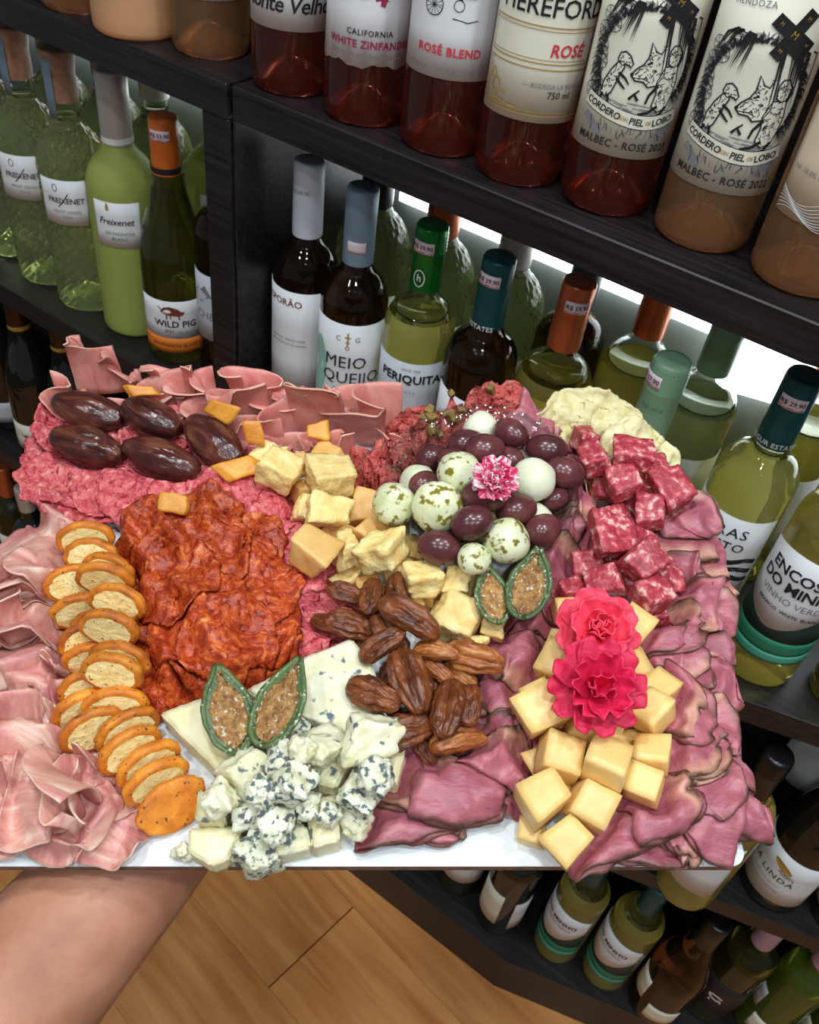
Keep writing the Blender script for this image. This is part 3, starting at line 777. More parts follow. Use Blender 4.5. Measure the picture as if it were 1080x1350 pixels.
b.label(.104, .05, .158, M_PAPER, lambda u: (0, -.008 * u)).tag('dark bottle with a teal capsule lettered ESTATES and a price tag')
b = Bottle('wine_bottle', 'bordeaux', 'gold', onL(-.267, .095, Z_MID), 0, fill=.206).cap('copper', .234).price('R$ 59,90', .283, 14)
b.label(.104, .05, .14, M_PAPER).tag('golden wine bottle with a copper capsule and price tag')
b = Bottle('wine_bottle', 'sloping', 'olive', midtop(888, 476, .301), -20).cap('sage', .215, ribs=True, kind='screw_cap').price('R$ 57,90', .286, -30)
b.label(.09, .03, .10, M_PAPER).text('750 ml e', .006, .002, .262, M_TEALINK, r=b.rc, par=b.capo).tag('green bottle with a sage-green screw cap leaning near the cheese crisps')
b.root['label'] = 'green bottle with a sage-green screw cap and price tag'
b = Bottle('wine_bottle', 'bordeaux', 'white', midtop(1064, 494, .303), -14, fill=.224).cap('teal', .230).price('R$ 29,90', .282, 16)
b.text('SÉGUR ESTATES', .0068, .006, .2385, M_WHITEINK, .012, 0, 1.05, r=b.rc + .0012, par=b.capo)
b.label(.106, .062, .166, M_PAPER)
b.text('TERRAS', .0165, -.002, .149, M_INK, 0, 0, 1.12).text('DE XISTO', .0145, -.003, .132, M_INK, 0, 0, 1.08).text('Vinho Branco', .005, .01, .082, M_GREYINK).text('2022', .004, .016, .075, M_GREYINK)
sl = []
for j, z in enumerate((.1155, .104, .0935)):
    sl.append(stroke([(-.050 + .005 * k, z + .0022 * math.sin(k * .8 + j) - .00004 * k) for k in range(21)], lambda t: .0076 - .002 * t))
b.art(join2(sl), M_INK)
qq = random.Random(4); hl = []
for j in range(40):
    z = (.1155, .104, .0935)[j % 3]; x = qq.uniform(-.048, .044); hl.append(stroke([(x, z + qq.uniform(-.003, .003)), (x + qq.uniform(.003, .008), z + qq.uniform(-.003, .003))], .0006))
b.art(join2(hl), M_GREYINK, off=.0003)
M_SLATE = pmat('slate_blue_label', S(58, 76, 88), .6)
o0 = b.lab; b.label(.106, .052, .0625, M_SLATE, name='label_band'); b.text('BRANCO', .006, .01, .057, M_WHITEINK, r=b.r + .0003)
b.tag('white wine bottle with a TERRAS DE XISTO label and teal SÉGUR neck')
# Encosta: white pointed label over green bands
M_G1, M_G2, M_G3 = pmat('dark_green_band', S(16, 52, 50), .5), pmat('green_band', S(36, 118, 88), .5), pmat('light_green_band', S(74, 158, 134), .5)
def encosta(pos, face, txt=True):
    b = Bottle('wine_bottle', 'bordeaux', 'gold', pos, face, fill=.215).cap('teal', .236)
    b.label(.108, .066, .120, M_G1, lambda u: (.004 * u, .02 * u * u), name='label_band')
    b.label(.108, .048, .068, M_G2, lambda u: (.004 * u, .004 * u), off=.0001, name='label_band')
    b.label(.108, .038, .050, M_G3, lambda u: (.004 * u, .004 * u), off=.0002, name='label_band')
    b.label(.104, .080, .172, M_PAPER, lambda u: (.036 * abs(u + .12) ** 1.6 if True else 0, -.012 * u * u), off=.0006)
    if txt:
        b.text('ENCOSTA', .0165, .004, .149, M_INK, .022, 0, .98, r=b.r + .0006).text('DO MINHO', .0165, .004, .133, M_INK, .022, 0, .96, r=b.r + .0006).text('VINHO VERDE', .0105, .004, .118, M_GREYINK, 0, 0, 1.0, r=b.r + .0006).text('BRANCO  WHITE  BLANC', .0054, .004, .105, M_INK, .01, 0, 1.0, r=b.r + .0006)
    return b
encosta(mid(997, 868), -4).tag('golden wine bottle with an ENCOSTA DO MINHO label over green bands')
b = Bottle('wine_bottle', 'bordeaux', 'olive', onR(.308, .055, Z_MID), -18).cap('black').label(.10, .05, .13, M_CREAM)
b.text('BLANC', .009, -.02, .085, M_TEALINK).tag('olive bottle with a cream label lettered BLANC beside the ENCOSTA bottle')

# back row of the right bay
for (s_, dep, shp, gm, cp, fac, txt) in (
    (-.558, .178, 'fat', 'green', 'black', True, 'faceted green bottle with a dark neck behind the MEIO QUEIJO bottle'),
    (-.467, .176, 'fat', 'green', 'copper', True, 'faceted bottle with a copper neck behind the PERIQUITA bottle'),
    (-.376, .178, 'fat', 'green', 'pale', True, 'faceted pale green bottle behind the gap beside the green screw cap'),
    (-.291, .172, 'bordeaux', 'brown', 'teal', False, 'dark bottle with a teal capsule half hidden behind the ESTATES bottle'),
    (-.215, .178, 'bordeaux', 'gold', 'copper', False, 'golden bottle with a copper neck behind the copper-capped bottle'),
    (-.140, .165, 'bordeaux', 'green', 'sage', False, 'pale bottle with a grey-green screw cap in the back row')):
    p = onL(s_, dep, Z_MID); b = Bottle('wine_bottle', shp, gm, p, 20, facet=fac, fill=.2 if not fac else None).cap(cp, ribs=(cp == 'sage'))
    b.label(.10 if not fac else .055, .06, .15, M_PAPER); b.tag(txt)
p = PRpx(1062, 560, .20, Z_MID); Bottle('wine_bottle', 'bordeaux', 'gold', p, 20, fill=.2).cap('copper').label(.10, .06, .15, M_PAPER).tag('golden bottle with a copper neck behind the SÉGUR neck')

# ---- lower shelf, left end
def low(px, py): return at(px, py, Z_LOW)
b = Bottle('wine_bottle', 'burgundy', 'dark', onL(-1.235, .07, Z_LOW), -10).cap('black').label(.10, .02, .062, M_GREYLAB)
b.tag('black bottle with a pale grey-green label low on its body')
b = Bottle('wine_bottle', 'burgundy', 'dark', onL(-1.135, .06, Z_LOW), -14).cap('goldfoil', .18, band=M_GOLD).label(.10, .018, .072, M_CREAM)
b.art(join2([poly_fan(arcpts(-.018, .048, .006, .003, 0, 360, 12)), stroke([(-.024, .049), (-.028, .052)], .0015), stroke([(-.03, .024), (-.01, .022)], .003)]), M_BROWNINK)
b.tag('black bottle with bronze foil and a cream label with a small brown animal')
b = Bottle('wine_bottle', 'burgundy', 'dark', onL(-1.045, .07, Z_LOW), -14).cap('goldfoil', .18, band=M_GOLD).label(.10, .018, .07, M_CREAM).price('R$ 98,90', .29, -70)
b.tag('black bottle with bronze foil and a price tag beside the dates')
# bottom shelf, left end
b = Bottle('wine_bottle', 'bordeaux', 'olive', Vector((*at(2, 615, Z_BOT + .30).xy, Z_BOT)), 0).cap('copper').label(.1, .05, .15, M_CREAM)
b.tag('olive bottle with a copper neck at the bottom beyond the board')
b = Bottle('wine_bottle', 'bordeaux', 'dark', Vector((*at(30, 642, Z_BOT + .302).xy, Z_BOT)), 0).cap('pale', .25, ribs=True, kind='screw_cap').label(.1, .05, .15, M_GREYLAB)
b.tag('dark bottle with a silvery screw cap low down beside the board')
# ---- lower shelf, right
b = Bottle('wine_bottle', 'bordeaux', 'gold', Vector((*at(996, 1038, Z_LOW + .236).xy, Z_LOW)), -20, fill=.22).cap('black', .225, ribs=True, kind='screw_cap').label(.10, .05, .165, M_PAPER)
b.tag('golden bottle with a black ribbed screw cap on the lower shelf')
b = Bottle('wine_bottle', 'burgundy', 'dark', low(1017, 1162), -6).cap('copper', .2).label(.112, .022, .118, M_PAPER)
b.text('LA LINDA', .0135, -.006, .070, M_INK, 0, .05, 1.12).text('SAUVIGNON BLANC', .0045, -.006, .056, M_GOLD).text('MENDOZA ARGENTINA', .0042, -.006, .046, M_GREYINK)
b.art(poly_fan([(.004 + .0125 * math.cos(t) - .004 * math.sin(t), .095 + .0075 * math.sin(t) - .003 * math.cos(t)) for t in np.linspace(0, 6.1, 22)]), M_GOLD, 'gold_oval')
q = random.Random(9)
b.art(join2([stroke([(x, .087 - .2 * (x - .008)), (x + q.uniform(-.004, .004), .083 - .2 * (x - .008) + q.uniform(-.003, .003))], .0007) for x in [q.uniform(.004, .022) for _ in range(30)]]), M_GREYINK)
b.tag('black bottle with a white LA LINDA label and a gold oval')
b = Bottle('wine_bottle', 'burgundy', 'dark', onR(.465, .05, Z_LOW), -14).cap('black').label(.11, .025, .1, M_PAPER)
b.art(join2([stroke([(-.038, .075), (-.033, .07), (-.036, .066)], .002)]), M_TEALINK).tag('black bottle with a white label next to the LA LINDA bottle')
b = Bottle('wine_bottle', 'bordeaux', 'dark', PRpx(1048, 1030, .205, Z_LOW), 10).cap('copper', .21).label(.10, .05, .15, M_PAPER)
b.tag('dark bottle with a long copper neck behind the black ribbed screw cap')
# ---- bottom shelf
def bot(px, py): return at(px, py, Z_BOT)
b = Bottle('wine_bottle', 'bordeaux', 'olive', onL(-.19, .07, Z_BOT), 0).cap('pale').label(.10, .05, .14, M_PAPER).tag('olive bottle with a pale label on the bottom shelf under the board')
b = Bottle('wine_bottle', 'bordeaux', 'dark', bot(657, 1203), -36).cap('black').label(.05, .04, .135, M_CREAM)
b.label(.034, .03, .12, M_PAPER, rot=95).tag('dark bottle with a narrow cream front label on the bottom shelf')
for k, (px, py) in enumerate(((733, 1240), (797, 1275))):
    b = encosta(bot(px, py), -22, False)
    b.text('DO MINHO', .0125, .002, .140, M_INK, .02, r=b.r + .0006).text('VINHO VERDE', .008, .002, .127, M_GREYINK, r=b.r + .0006)
    b.tag(('golden bottle with green label bands on the bottom shelf, beside the narrow cream label', 'golden bottle with green label bands on the bottom shelf, beside the brown bottle')[k])
b = Bottle('wine_bottle', 'burgundy', 'brown', bot(862, 1317), 34).cap('black').label(.05, .02, .062, M_CREAM).label(.035, .05, .11, M_CREAM, rot=-80)
b.tag('brown sloping bottle with a cream label on the bottom shelf')
b = Bottle('wine_bottle', 'bordeaux', 'olive', bot(930, 1316), 20).cap('mauve', .236).label(.104, .05, .135, M_BACKD)
b.art(join2([stroke(arcpts(-.004, .092, .010, .006, 30, 330, 16), .004), stroke([(-.012, .078), (.006, .084)], .004)]), M_WHITEINK)
b.tag('olive bottle with a dark label and white emblem, pale mauve capsule')
b = Bottle('wine_bottle', 'bordeaux', 'gbright', bot(998, 1344), 24).cap('mauve', .242).label(.05, .03, .075, M_CREAM).label(.03, .085, .135, M_GREYLAB, rot=-70)
b.text('1', .02, 0, .108, M_INK).tag('bright green bottle with a mauve capsule near the end of the bottom shelf')
b = Bottle('wine_bottle', 'burgundy', 'gbright', bot(1082, 1366), 10).cap('sage').label(.10, .02, .06, M_CREAM)
b.tag('bright lime-green bottle with a cream label at the end of the bottom shelf')

# ------------------------------------------------------------------ the board and its frame
Z0 = .457; BW, BL_, BT = .420, .326, .006
bO = EYE + ray(443, 1142) * Z0
bX = vR.copy(); bY = (vF * .643 + vU * .766).normalized(); bN = bX.cross(bY)
BM = Matrix.Identity(4)
for r in range(3):
    BM[r][0] = bX[r]; BM[r][1] = bY[r]; BM[r][2] = bN[r]; BM[r][3] = bO[r]
BI = BM.inverted()
def B(px, py, h=0.0):
    """board coordinates (x right, y away, z up from the board) of a pixel at height h over the board"""
    d = BI.to_3x3() @ ray(px, py); e = BI @ EYE
    return e + d * ((h - e.z) / d.z)
M_MELA = pmat('white_laminate', S(236, 242, 245), .28)
M_MDF = nmat('board_edge', [(.3, S(104, 78, 62)), (.7, S(150, 116, 94))], 220, rough=.8, bump=.3, bscale=500)
def rrect(w, y0, y1, r, n=6):
    P = []
    for cx, cy, a0 in ((w - r, y0 + r, -90), (w - r, y1 - r, 0), (-w + r, y1 - r, 90), (-w + r, y0 + r, 180)):
        for k in range(n + 1):
            a = math.radians(a0 + 90 * k / n); P.append((cx + r * math.cos(a), cy + r * math.sin(a)))
    return P
board = empty('serving_board', BM)
tag(board, 'white laminated rectangular serving board with a brown edge', 'board')
obj('laminate_top', mesh('laminate_top', *prism(rrect(BW / 2, 0, BL_, .008), -.0008, 0), mats=[M_MELA], smooth=False), board)
obj('board_core', mesh('board_core', *prism(rrect(BW / 2, 0, BL_, .008), -BT, -.0008), mats=[M_MDF], smooth=False), board)

LANDMARKS = [(786, 832, 'coral-pink flower'), (786, 906, 'magenta flower'), (652, 633, 'striped flower'), (300, 960, 'larger fig halves'), (665, 770, 'smaller fig halves'), (228, 664, 'lone dried fruit piece'), (283, 583, 'broad date'), (118, 560, 'plump date'), (228, 1062, 'end toast'),
 (460, 900, 'large blue cheese slab'), (515, 1003, 'small ivory wedge'), (280, 1110, 'near ivory wedge'), (940, 700, 'TERRAS DE XISTO bottle'), (955, 850, 'ENCOSTA bottle'), (990, 1090, 'LA LINDA bottle'), (530, 520, 'PERIQUITA bottle'), (440, 510, 'MEIO QUEIJO bottle'), (240, 440, 'WILD PIG bottle'), (385, 500, 'ESPORÃO bottle'), (880, 560, 'sage-green screw cap'), (775, 560, 'cheese crisps'), (425, 740, 'amber cheese chunks'), (560, 1050, 'broad folded beef slice'), (165, 500, 'thin dried fruit strip'), (740, 510, 'copper-capped bottle'), (60, 680, 'bare corner of white board'), (100, 1120, 'near board edge'), (30, 1120, 'near board edge'), (170, 1100, 'near board edge'),
 (720, 1110, 'bare white board'), (560, 890, 'pecan pile'), (835, 690, 'marbled salami chunks'), (635, 655, 'olive bowl'), (885, 1062, 'round roast beef slice'), (265, 800, 'paprika sausage heap'), (350, 690, 'pink salami bed'), (130, 770, 'far end of the toasts'), (130, 930, 'middle of the toasts'), (770, 1010, 'yellow cheese cubes'), (840, 950, 'yellow cheese cubes'), (590, 560, 'herbed red sausage'), (700, 840, 'roast beef')]
def near(o, label, cat, group, px, py):
    """look first, then the landmark it lies closest to"""
    ws = set(label.replace(',', '').split()) - {'the', 'of'}
    w = min([l for l in LANDMARKS if not ws & set(l[2].split())], key=lambda l: (l[0] - px) ** 2 + (l[1] - py) ** 2)[2]
    return tag(o, label + ', nearest the ' + w, cat, group)
def place(name, me, px, py, h, rot=(0, 0, 0), sc=1.0, low=.0004):
    p = B(px, py, h)
    R3 = np.array(Euler([math.radians(a) for a in rot]).to_matrix()) * sc
    co = np.empty(len(me.vertices) * 3); me.vertices.foreach_get('co', co)
    mn = (co.reshape(-1, 3) @ R3.T)[:, 2].min() + p.z          # rest on the board, never through it
    if mn < low: p = B(px, py, h + min(low - mn, .03))
    M = BM @ Matrix.Translation(p) @ Euler([math.radians(a) for a in rot]).to_matrix().to_4x4() @ Matrix.Scale(sc, 4)
    return obj(name, me, None, M)
def ploc(px, py, h, rot=(0, 0, 0), sc=1.0):
    p = B(px, py, h)
    return BM @ Matrix.Translation(p) @ Euler([math.radians(a) for a in rot]).to_matrix().to_4x4() @ Matrix.Scale(sc, 4)

# ---- food materials
M_PROSC = nmat('prosciutto', [(.25, S(196, 108, 104)), (.45, S(214, 132, 122)), (.62, S(226, 156, 142)), (.75, S(240, 200, 186))], 26, 5, rough=.36, bump=.25, bscale=160, bdist=.0008, stretch=(1, 4, 1), dist=.8, sss=.15, rim=(S(232, 182, 160), .0, .0006))
M_PROSC2 = nmat('pale_prosciutto', [(.25, S(176, 96, 98)), (.42, S(202, 130, 124)), (.56, S(222, 164, 146)), (.70, S(240, 216, 198))], 22, 5, rough=.34, bump=.25, bscale=140, bdist=.0008, stretch=(1, 3.5, 1), dist=1.0, sss=.15, rim=(S(230, 192, 172), .0, .0008))
M_SALAMI = nmat('salami', [(.28, S(168, 52, 64)), (.45, S(206, 84, 92)), (.58, S(222, 112, 112)), (.72, S(240, 176, 166))], 150, 8, rough=.45, bump=.9, bscale=380, bdist=.002, dist=.9, sss=.1)
M_PEPP = nmat('paprika_sausage', [(.28, S(104, 28, 12)), (.44, S(160, 52, 22)), (.57, S(192, 80, 32)), (.70, S(226, 130, 62))], 150, 8, rough=.36, bump=.8, bscale=300, bdist=.0018, dist=.9, sss=.05)
M_HERB = nmat('herbed_sausage', [(.28, S(164, 50, 50)), (.48, S(206, 88, 82)), (.62, S(222, 118, 106)), (.76, S(238, 168, 150))], 170, 8, rough=.5, bump=1, bscale=420, bdist=.003, dist=.5)
M_BEEF = nmat('roast_beef', [(.25, S(150, 78, 92)), (.5, S(178, 98, 110)), (.66, S(192, 114, 122)), (.8, S(210, 140, 140))], 55, 7, rough=.40, bump=.5, bscale=260, bdist=.0010, stretch=(1, 2, 1), dist=.7, sss=.08, rim=(S(92, 62, 46), .0, .0030), fat=(S(224, 170, 142), .0, .011), spots=(S(120, 62, 66), 260, .70, .74))
M_CHUNK = nmat('marbled_salami', [(.34, S(150, 44, 58)), (.50, S(184, 66, 78)), (.57, S(206, 108, 110)), (.66, S(236, 190, 180))], 180, 4, rough=.42, bump=.6, bscale=380, bdist=.001, dist=.3, sss=.08)
M_CUBE = nmat('yellow_cheese', [(.3, S(238, 192, 112)), (.7, S(250, 216, 144))], 60, 4, rough=.42, bump=.15, bscale=160, bdist=.0008, sss=.3)
M_PALE = nmat('pale_cheese', [(.3, S(236, 196, 116)), (.55, S(248, 222, 150)), (.8, S(254, 238, 186))], 110, 6, rough=.6, bump=.8, bscale=260, bdist=.0018, sss=.25)
M_RIND = nmat('ripe_cheese', [(.3, S(226, 170, 92)), (.7, S(244, 204, 132))], 50, 4, rough=.45, bump=.3, bscale=240, bdist=.0008, sss=.25)
M_BLUE = nmat('blue_cheese', [(.3, S(216, 208, 160)), (.5, S(232, 228, 194)), (.75, S(244, 242, 222))], 70, 5, rough=.5, bump=.5, bscale=240, bdist=.001, sss=.25, spots=(S(96, 114, 120), 110, .60, .66))
M_BLUEV = nmat('veined_blue_cheese', [(.3, S(206, 204, 164)), (.5, S(230, 230, 204)), (.75, S(244, 244, 228))], 90, 5, rough=.5, bump=.6, bscale=260, bdist=.0012, sss=.2, spots=(S(92, 106, 108), 190, .53, .60))
M_WHITECH = nmat('ivory_cheese', [(.3, S(234, 222, 168)), (.7, S(244, 238, 202))], 50, 4, rough=.45, bump=.2, bscale=200, bdist=.0006, sss=.3, spots=(S(110, 124, 124), 75, .70, .74))
M_PECAN = nmat('candied_pecan', [(.28, S(60, 28, 14)), (.5, S(112, 58, 30)), (.72, S(158, 92, 48))], 90, 6, rough=.26, bump=1, bscale=230, bdist=.002, stretch=(.6, 1.3, 1.3))
M_OLIVE = nmat('purple_olive', [(.3, S(74, 34, 38)), (.55, S(100, 52, 54)), (.8, S(136, 82, 74))], 55, 4, rough=.23, bump=.12, bscale=200)
M_MOZZ = nmat('mozzarella', [(.3, S(220, 226, 190)), (.7, S(240, 242, 218))], 40, 3, rough=.3, bump=.1, bscale=120, sss=.35)
M_MOZZP = nmat('mozzarella_with_pesto', [(.3, S(206, 212, 150)), (.5, S(232, 236, 196)), (.7, S(242, 244, 214))], 60, 3, rough=.34, bump=.25, bscale=180, sss=.3, spots=(S(134, 122, 34), 200, .54, .62))
M_PESTO = nmat('pesto', [(.3, S(58, 62, 16)), (.7, S(128, 122, 50))], 260, 5, rough=.5, bump=.8, bscale=500)
M_DATE = nmat('date_skin', [(.28, S(40, 18, 18)), (.5, S(74, 34, 30)), (.72, S(122, 70, 46))], 60, 5, rough=.2, bump=.8, bscale=90, bdist=.002, stretch=(.5, 1.3, 1.3), dist=1.2)
M_FRUIT = nmat('crystallised_fruit', [(.3, S(206, 126, 30)), (.7, S(238, 172, 66))], 50, 4, rough=.4, bump=.5, bscale=340, sss=.3)
M_CRUST = nmat('toast_crust', [(.28, S(150, 74, 18)), (.5, S(206, 118, 28)), (.74, S(238, 160, 48))], 60, 5, rough=.55, bump=.35, bscale=200, spots=(S(84, 58, 24), 300, .64, .68))
M_CRUMB = nmat('toast_crumb', [(.3, S(244, 208, 122)), (.6, S(254, 236, 168))], 110, 6, rough=.8, bump=.6, bscale=420, spots=(S(150, 112, 44), 420, .64, .69))
M_CRISP = nmat('cheese_crisp', [(.3, S(222, 204, 140)), (.7, S(244, 234, 188))], 90, 6, rough=.5, bump=.7, bscale=260, sss=.2)
M_GER = nmat('geranium_petal', [(.3, S(228, 36, 76)), (.7, S(252, 84, 108))], 60, 4, rough=.6, bump=.25, bscale=160, stretch=(4, 1, 1), sss=.15)
M_GER2 = nmat('deep_geranium_petal', [(.3, S(196, 10, 62)), (.7, S(232, 34, 84))], 60, 4, rough=.6, bump=.25, bscale=160, stretch=(4, 1, 1), sss=.15)
M_CARN = nmat('striped_petal', [(.42, S(214, 40, 96)), (.50, S(226, 92, 132)), (.56, S(246, 224, 226))], 180, 4, rough=.6, bump=.2, bscale=160, stretch=(.35, 2.2, 1))
M_FIGSKIN = nmat('candied_fig_skin', [(.3, S(50, 72, 34)), (.7, S(104, 124, 74))], 60, 5, rough=.4, bump=.6, bscale=420, spots=(S(206, 214, 196), 420, .60, .70))
M_FIGFLESH = nmat('candied_fig_flesh', [(.3, S(112, 72, 34)), (.5, S(164, 116, 62)), (.72, S(206, 166, 100))], 230, 6, rough=.55, bump=1, bscale=520, bdist=.002, spots=(S(214, 212, 190), 420, .60, .68))
M_YEL = pmat('yellow_stamen', S(238, 180, 20), .5)

# ---- food generators (all in metres, z up from the board)
_BOX = rbox(6, .16); _BOXR = rbox(7, .10); _SPH = usphere(28, 16); _SPHF = usphere(40, 26)
def chunk(sx, sy, sz, seed, m, amp=.0008, freq=120, skew=.18, rough=0, base=None):
    V, F = base or _BOX; q = random.Random(seed); V = V.copy()
    # taper and shear so no two pieces are alike
    V[:, 0] *= 1 + q.uniform(-skew, skew) * V[:, 2]; V[:, 1] *= 1 + q.uniform(-skew, skew) * V[:, 0]
    V[:, 0] += q.uniform(-skew, skew) * V[:, 1]; V[:, 2] += q.uniform(-skew, skew) * V[:, 0] * .6
    V = V * np.array([sx, sy, sz]) / 2
    n = V / (np.linalg.norm(V, axis=1, keepdims=True) + 1e-9)
    V = V + n * (amp * fbm(V * freq + seed, seed, 3))[:, None]
    if rough: V = V + np.stack([vnoise(V * 420 + 9 * k + seed, k) for k in range(3)], 1) * rough
    return mesh('chunk', V, F, [m])
def ellip(a, b, c, seed, m, amp=0, freq=80, stretch=(1, 1, 1), fn=None, base=None):
    V, F = base or _SPH; D = V.copy(); P = V * np.array([a, b, c])
    if amp: P = P + D * (amp * fbm(P * freq * np.array(stretch) + seed, seed, 3))[:, None]
    if fn: P = fn(D, P)
    return mesh('lump', P, F, [m])
def polar_sheet(r, seed, m, th, crump=.004, freq=60, ragged=.1, cup=0, ell=1.0, fine=.0012, nr=16, ns=56, ripple=0, fold=0):
    """round slice, crumpled: nearly closed disc as a grid"""
    q = random.Random(seed)
    rr = np.linspace(.02, 1, nr); aa = np.linspace(0, 2 * math.pi, ns)
    R_, A_ = np.meshgrid(rr, aa, indexing='ij')
    ed = 1 + ragged * vnoise(np.stack([np.cos(A_) * 2.2, np.sin(A_) * 2.2, A_ * 0 + seed], -1), seed) * R_
    X = r * R_ * np.cos(A_) * ed; Y = r * ell * R_ * np.sin(A_) * ed
    Zc = cup * (R_ ** 2)
    P = np.stack([X, Y, X * 0], -1)
    z = crump * fbm(P * freq + seed * 3.1, seed, 2) + Zc * r
    if ripple: z = z + ripple * R_ * np.sin(A_ * q.choice((5, 6, 7)) + seed)
    z = z + fine * fbm(P * 380 + seed, seed + 5, 2)
    X = X + fine * 1.2 * vnoise(P * 330 + 5, seed + 1); Y = Y + fine * 1.2 * vnoise(P * 330 + 15, seed + 2)
    if fold:   # fold the slice over on itself about the y axis
        t = X / r; a = np.clip(t, -1, 1) * fold
        X = np.sin(a) * r / max(fold, .01); z = z + (1 - np.cos(a)) * r / max(fold, .01)
    P = np.stack([X, Y, z], -1)
    V, F = sheet(P, th)
    # weld the seam
    rim = np.concatenate([(1 - R_).ravel() * r] * 2)
    return mesh('slice', V, F, [m], attrs={'rim': rim})
def ribbon(seed, m, width=.045, height=.03, loops=2.0, depth=.012, lean=.3, th=.0011, flare=.25, nu=64, nv=12):
    """thin slice standing on edge and gathered into loops, its upper edge flaring and rolling over"""
    q = random.Random(seed); ph = q.uniform(0, 6.28)
    t = np.linspace(0, 1, nu); s = np.linspace(0, 1, nv)
    T, S_ = np.meshgrid(t, s, indexing='ij')
    x = width * (T - .5) + .30 * width / max(loops, 1) * np.sin(4 * math.pi * loops * T + ph * .5)
    y = depth * np.sin(2 * math.pi * loops * T + ph)
    tx = np.gradient(x, axis=0); ty = np.gradient(y, axis=0); l = np.hypot(tx, ty) + 1e-9
    nx, ny = -ty / l, tx / l
    hh = height * (.72 + .28 * np.sin(2 * math.pi * (loops * .5) * T + q.uniform(0, 6)) + .10 * vnoise(np.stack([T * 6, T * 0, T * 0 + seed], -1), seed))
    roll = flare * height * S_ ** 2 * np.sin(2 * math.pi * loops * T + ph + .9)
    z = hh * np.sin(S_ * math.pi * .5 * .96)
    x = x + nx * roll; y = y + ny * roll + lean * height * S_ ** 1.5
    P = np.stack([x, y, z], -1)
    P = P + .0016 * np.stack([fbm(P * 70 + 11 * k, seed + k, 2) for k in range(3)], -1)
    V, F = sheet(P, th)
    rim = np.concatenate([((1 - S_) * height).ravel()] * 2)
    return mesh('slice', V, F, [m], attrs={'rim': rim})
def drape(seed, m, w=.05, l=.06, amp=.006, waves=1.5, th=.0012, curl=.25, nu=40, nv=36, fat=False):
    """thin slice lying loosely with soft folds across it, rounded outline"""
    q = random.Random(seed); a, b = q.uniform(0, 6), q.uniform(0, 6)
    U, Vv = np.meshgrid(np.linspace(-1, 1, nu), np.linspace(-1, 1, nv), indexing='ij')
    ed = 1 + .16 * fbm(np.stack([U * 1.6, Vv * 1.6, U * 0 + seed], -1), seed, 2)
    x = w / 2 * U * np.sqrt(1 - .46 * Vv ** 2) * ed; y = l / 2 * Vv * np.sqrt(1 - .46 * U ** 2) * ed
    f = waves * math.pi * U + .9 * np.sin(1.4 * Vv + a) + a
    z = amp * (1 + np.sin(f)) * (.75 + .25 * np.cos(1.5 * Vv + b)) + .22 * amp * np.sin(2.1 * f + 1.2 * Vv + b)
    x = x + .75 * amp * np.cos(f)
    z = z - curl * l * .16 * (Vv ** 2) - curl * w * .10 * U ** 2 + .0012 * np.sin(9 * Vv + 5 * U + b) * np.abs(Vv) ** 3
    P = np.stack([x, y, z], -1)
    P = P + .0014 * np.stack([fbm(P * 90 + 7 * k, seed + k, 2) for k in range(3)], -1)
    V, F = sheet(P, th)
    d = np.minimum((1 - np.abs(U)) * w / 2, (1 - np.abs(Vv)) * l / 2)
    at_ = {'rim': np.concatenate([d.ravel()] * 2)}
    at_['fat'] = np.concatenate([((1 - Vv) * l / 2).ravel() if fat else np.full(U.size, 1.0)] * 2)
    return mesh('slice', V, F, [m], attrs=at_)
